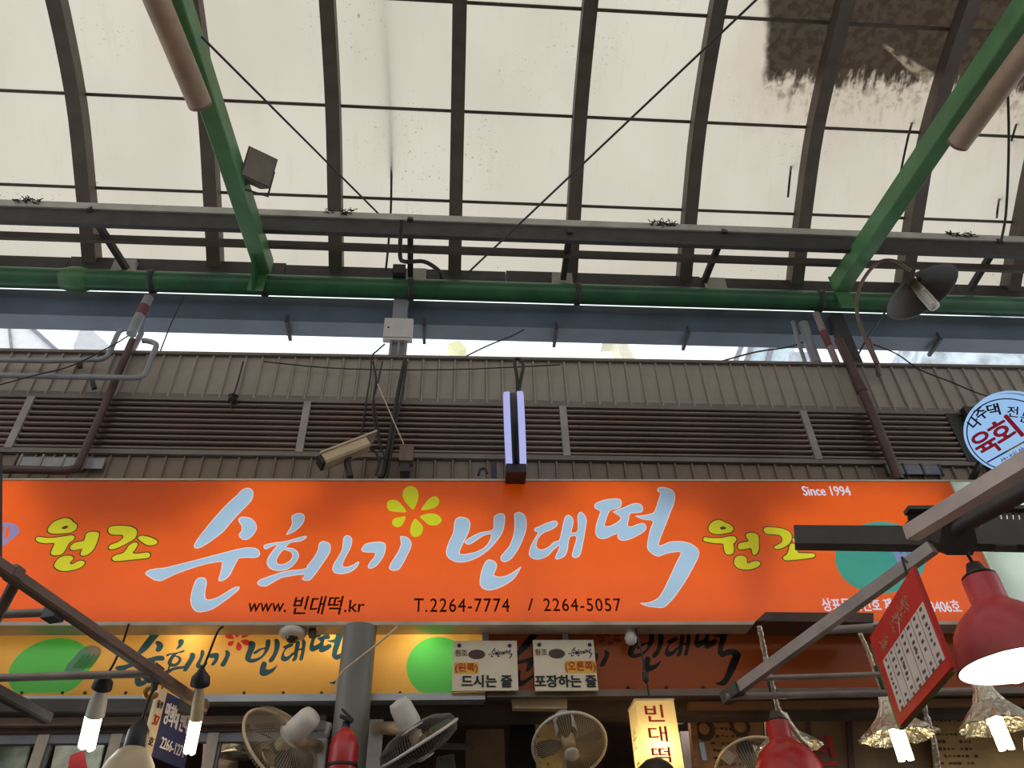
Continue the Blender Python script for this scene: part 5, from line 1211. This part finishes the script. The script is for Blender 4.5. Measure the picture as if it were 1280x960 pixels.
mesh_obj('table_lines', mb, M_brownbar, mn); o = mesh_obj('small_print', mk, mat('grey_print', rgb(96, 84, 80), .5), mn); o['kind'] = 'stuff'
mk = MB()
for (bx_, by_, bw, bh, n0) in ((.42, .18, .36, .13, 44), (.16, .22, .14, .12, 16)):
    for j in range(n0):
        mk.obox(a + u_ * (w_ * (bx_ + rr.uniform(0, bw))) - V_ * (h_ * (by_ + rr.uniform(-.06, bh - .06))) + n_s * .0012, (u_ * rr.uniform(.004, .012) + V_ * rr.uniform(-.008, .008)), n_s * .0003, V_ * rr.uniform(.0015, .003))
o = mesh_obj('faded_title', mk, mat('faded_title_print', rgb(186, 150, 110), .5), mn); o['kind'] = 'stuff'
p4 = a + u_ * (w_ * .52) - V_ * (h_ * .30) + n_s * .0012
mesh_obj('white_fleck', MB().add([p4, p4 + u_ * .045 + V_ * .05, p4 + u_ * .02 + V_ * .012, p4 - u_ * .012 - V_ * .02], [(0, 1, 2, 3)]), M_wp, mn)
mesh_obj('hanging_wire', MB().tube([a + u_ * (w_ * .9), a + u_ * (w_ * .92) + V_ * .05, PD(1134, 703, 2.69)], .004, 6), M_cable, mn)

# ------------------------------------------------------------------ right awning frame
ra = thing('awning_frame', 'grey and black steel awning frame in the right foreground', 'frame', PD(1180, 690, 2.5))
mesh_obj('upper_arm', MB().bar(PD(1138, 667, 2.62), PD(1138, 667, 2.62).lerp(PD(1330, 549, 2.15), 1.7), .05, .048), mat('pinkish_grey_arm', rgb(194, 180, 174), .45, metal=.1, var=.12, scale=10), ra)
mesh_obj('lower_tube', MB().tube([PD(1180, 668, 2.75), PD(1212, 650, 2.68), PD(1212, 650, 2.68).lerp(PD(1330, 586, 2.4), 2.2)], .032, 14), M_darkbar, ra)
for x, y in ((1212, 650), (1235, 637.5)):
    p = PD(x, y, 2.69); q = PD(x + 6, y - 3.5, 2.675); mesh_obj('coupling', MB().tube([p, q], .036, 14), M_greybar, ra)
mesh_obj('cross_beam', MB().bar(PD(993, 672, 2.95), PD(1190, 674, 2.78), .06, .075), M_darkbar, ra)
mesh_obj('cross_beam', MB().bar(PD(1190, 668, 2.9), PD(1640, 678, 2.9), .06, .105), M_darkbar, ra)
ang = MB().bar(PD(1133, 638, 3.05), PD(1640, 636, 3.05), .05, .016)
mesh_obj('angle_rail', ang, M_darkbar, ra)
p0_, p1_ = PD(1180, 648, 3.04), PD(1640, 648, 3.04); L_ = (p1_ - p0_).length; d_ = (p1_ - p0_).normalized(); up_ = cvec(0, -1, .2)
nt = 61
for k in range(nt + 1):
    c = p0_ + d_ * (L_ * k / nt); mesh_obj('rail_web', MB().obox(c, d_ * .0075, cvec(0, .2, 1) * .004, up_ * .022), M_greybar, ra) if k < nt else None
mesh_obj('rail_edge', MB().bar(PD(1133, 655, 3.04), PD(1640, 655, 3.04), .02, .012), M_darkbar, ra)
mesh_obj('web_plate', MB().obox(PD(1157, 647, 3.06), d_ * .07, cvec(0, .2, 1) * .004, up_ * .03), M_darkbar, ra)
mesh_obj('clamp', MB().prism([PD(x, y, 2.7) for x, y in ((1180, 640), (1212, 636), (1222, 678), (1216, 694), (1184, 694), (1174, 680))], cvec(0, 0, 1) * .10), M_darkbar, ra)
mesh_obj('notch_bracket', MB().prism([PD(x, y, 2.82) for x, y in ((1247, 682), (1272, 682), (1271, 690), (1250, 690))], cvec(0, 0, 1) * .05), M_darkbar, ra)
mesh_obj('sloping_strut', MB().bar(PD(1166, 684, 2.70), PD(908, 872, 3.25), .032, .042), M_greybar, ra)
mesh_obj('strut_end', MB().bar(PD(925, 859, 3.2), PD(906, 874, 3.26), .042, .05), M_darkbar, ra)
for pts, r, nm in ((((944, 848), (1100, 843)), .011, 'upper_rung'), (((908, 871), (1215, 864)), .0135, 'lower_rung'), (((1032, 788), (1092, 784)), .016, 'short_rung')):
    mesh_obj(nm, MB().tube([PD(*pts[0], 3.22), PD(*pts[1], 3.16)], r, 10), M_greybar, ra)
solo('sign_ledge', MB().prism([PY(x, y, 3.8) for x, y in ((945, 776), (957, 765), (1092, 766), (1092, 778))], (0, .19, 0)), M_wooddk, 'dark brown board edge under the orange board behind the sloping strut', 'board')

# ------------------------------------------------------------------ red shaded lamps and foil shaded lamps
def red_lamp(top, dep, s, m_sh, label, lit, cordto):
    c = PD(top[0], top[1], dep); t = thing('red_lamp', label, 'lamp', c + Vector((0, 0, -.27 * s)))
    dn = Vector((0, 0, -1))
    out = [(.0, .045), (.006, .05), (.075, .05), (.085, .056), (.10, .075), (.125, .105), (.16, .13), (.20, .145), (.24, .152), (.262, .157)]
    out = [(h * s, r * s) for h, r in out]; inn = [(h + .002, r - .004 * s) for h, r in reversed(out)]
    mesh_obj('shade', MB().lathe(c, dn, out, 40), m_sh, t)
    mesh_obj('lining', MB().lathe(c, dn, inn, 40), M_inner, t)
    mesh_obj('top_cap', MB().lathe(c, dn, [(-.05 * s, .008), (-.045 * s, .02 * s), (-.02 * s, .028 * s), (-.004, .048 * s), (-.002, .03 * s)], 20), M_darkbar, t)
    mesh_obj('cord', MB().tube([c + Vector((0, 0, .05 * s)), PD(*cordto[:2], cordto[2])], .006, 6), M_cable, t)
    mesh_obj('socket', MB().lathe(c, dn, [(.02, .03 * s), (.12 * s, .03 * s), (.122 * s, .001)], 14), M_white, t)
    for k in range(3):
        an = k * 2.1; of = Vector((math.cos(an), math.sin(an), 0)) * .02 * s
        mesh_obj('lamp_tube', MB().tube([c + Vector((0, 0, -.125 * s)) + of, c + Vector((0, 0, -.30 * s)) + of], .0155 * s, 10), lit, t)
    return t
M_cool = glow('cool_lamp_tube', (.95, 1, .98, 1), 9); M_warm2 = glow('amber_lamp_tube', (1, .82, .46, 1), 14)
red_lamp((1224, 722), 2.62, 1.13, M_redold, 'largest dusty red lamp with bright white inside', M_cool, (1208, 690, 2.66))
red_lamp((971, 902), 3.3, .93, M_red, 'bright red lamp hanging by a black cord before the tan menu panel', M_warm2, (958, 840, 3.38))
red_lamp((1296, 880), 3.0, .72, mat('dull_orange_red_enamel', rgb(170, 58, 50), .35), 'small dull red lamp cut by the right edge beside a foil lamp', M_warm2, (1270, 800, 3.0))
def foil_lamp(apex, rim, dep, R, label, sd, tall=1.):
    a0 = PD(*apex, dep); t = thing('foil_lamp', label, 'lamp', a0 + Vector((0, 0, -.3)))
    dn = Vector((0, 0, -1)); h = (a0.z - PD(*rim, dep).z)
    pr = [(0, R * .18), (h * .3, R * .27), (h * .55, R * .42), (h * .78, R * .70), (h * .93, R * .93), (h, R), (h + .004, R * .97), (h * .86, R * .76), (h * .6, R * .40)]
    mesh_obj('foil_shade', MB().lathe(a0, dn, pr, 64, .16, sd), M_foil, t)
    c = a0 + dn * h
    for k in range(3):
        an = k * 2.1; of = Vector((math.cos(an), math.sin(an), 0)) * .02
        mesh_obj('lamp_tube', MB().tube([c + of + Vector((0, 0, .04)), c + of + Vector((0, 0, -.09))], .0125, 10), M_warm2, t)
    mesh_obj('socket', MB().lathe(a0, dn, [(h * .3, .028), (h - .035, .03), (h - .03, .001)], 12), M_white, t)
    mesh_obj('cord', MB().tube([a0, a0 + Vector((0, .0, .12))], .008, 6), M_cable, t)
    return t
foil_lamp((1106, 868), (1122, 932), 3.3, .148, 'foil wrapped lamp hanging behind the red menu board', 1)
foil_lamp((1222, 846), (1232, 922), 3.35, .15, 'foil wrapped lamp below the largest red lamp', 5)
foil_lamp((976, 892), (986, 944), 3.75, .15, 'foil wrapped lamp hidden behind the bright red lamp', 9)
# foil covered flex
def foil_rope(pts, dep, r, label, sd):
    pp = crom([PD(x, y, dep) for x, y in pts], 8); rs = [r * (1 + .45 * mnoise.noise(Vector((i * .6, sd, 0)))) for i in range(len(pp))]
    return solo('foil_flex', MB().tube(pp, rs, 8), M_foil, label, 'cord')
foil_rope([(949, 783), (955, 812), (962, 845), (968, 868), (972, 885), (984, 900), (1000, 922), (1012, 934)], 3.42, .012, 'twisted foil wrapped flex hanging beside the bright red lamp', 2)
foil_rope([(1075, 792), (1085, 815), (1096, 845), (1105, 868)], 3.4, .010, 'foil wrapped flex behind the red menu board', 4)
foil_rope([(1153, 872), (1158, 895), (1166, 920), (1172, 955), (1176, 985)], 3.5, .012, 'foil strip hanging right of the first foil lamp', 6)

# ------------------------------------------------------------------ unseen tubes added under the shop ceiling to brighten the interior
for x in (-1.8, 1.6):
    t = thing('added_fill_tube', 'added unseen fill tube under the low shop ceiling at its %s end' % ('window' if x < 0 else 'menu'), 'lamp', (x, 4.62, E + 1.40))
    mesh_obj('batten', MB().box((x - .6, 4.59, E + 1.435), (x + .6, 4.65, E + 1.459)), M_white, t)
    mesh_obj('lamp_tube', MB().tube([(x - .58, 4.62, E + 1.42), (x + .58, 4.62, E + 1.42)], .012, 8), glow('fill_tube_glow', (1, .86, .68, 1), 26), t)
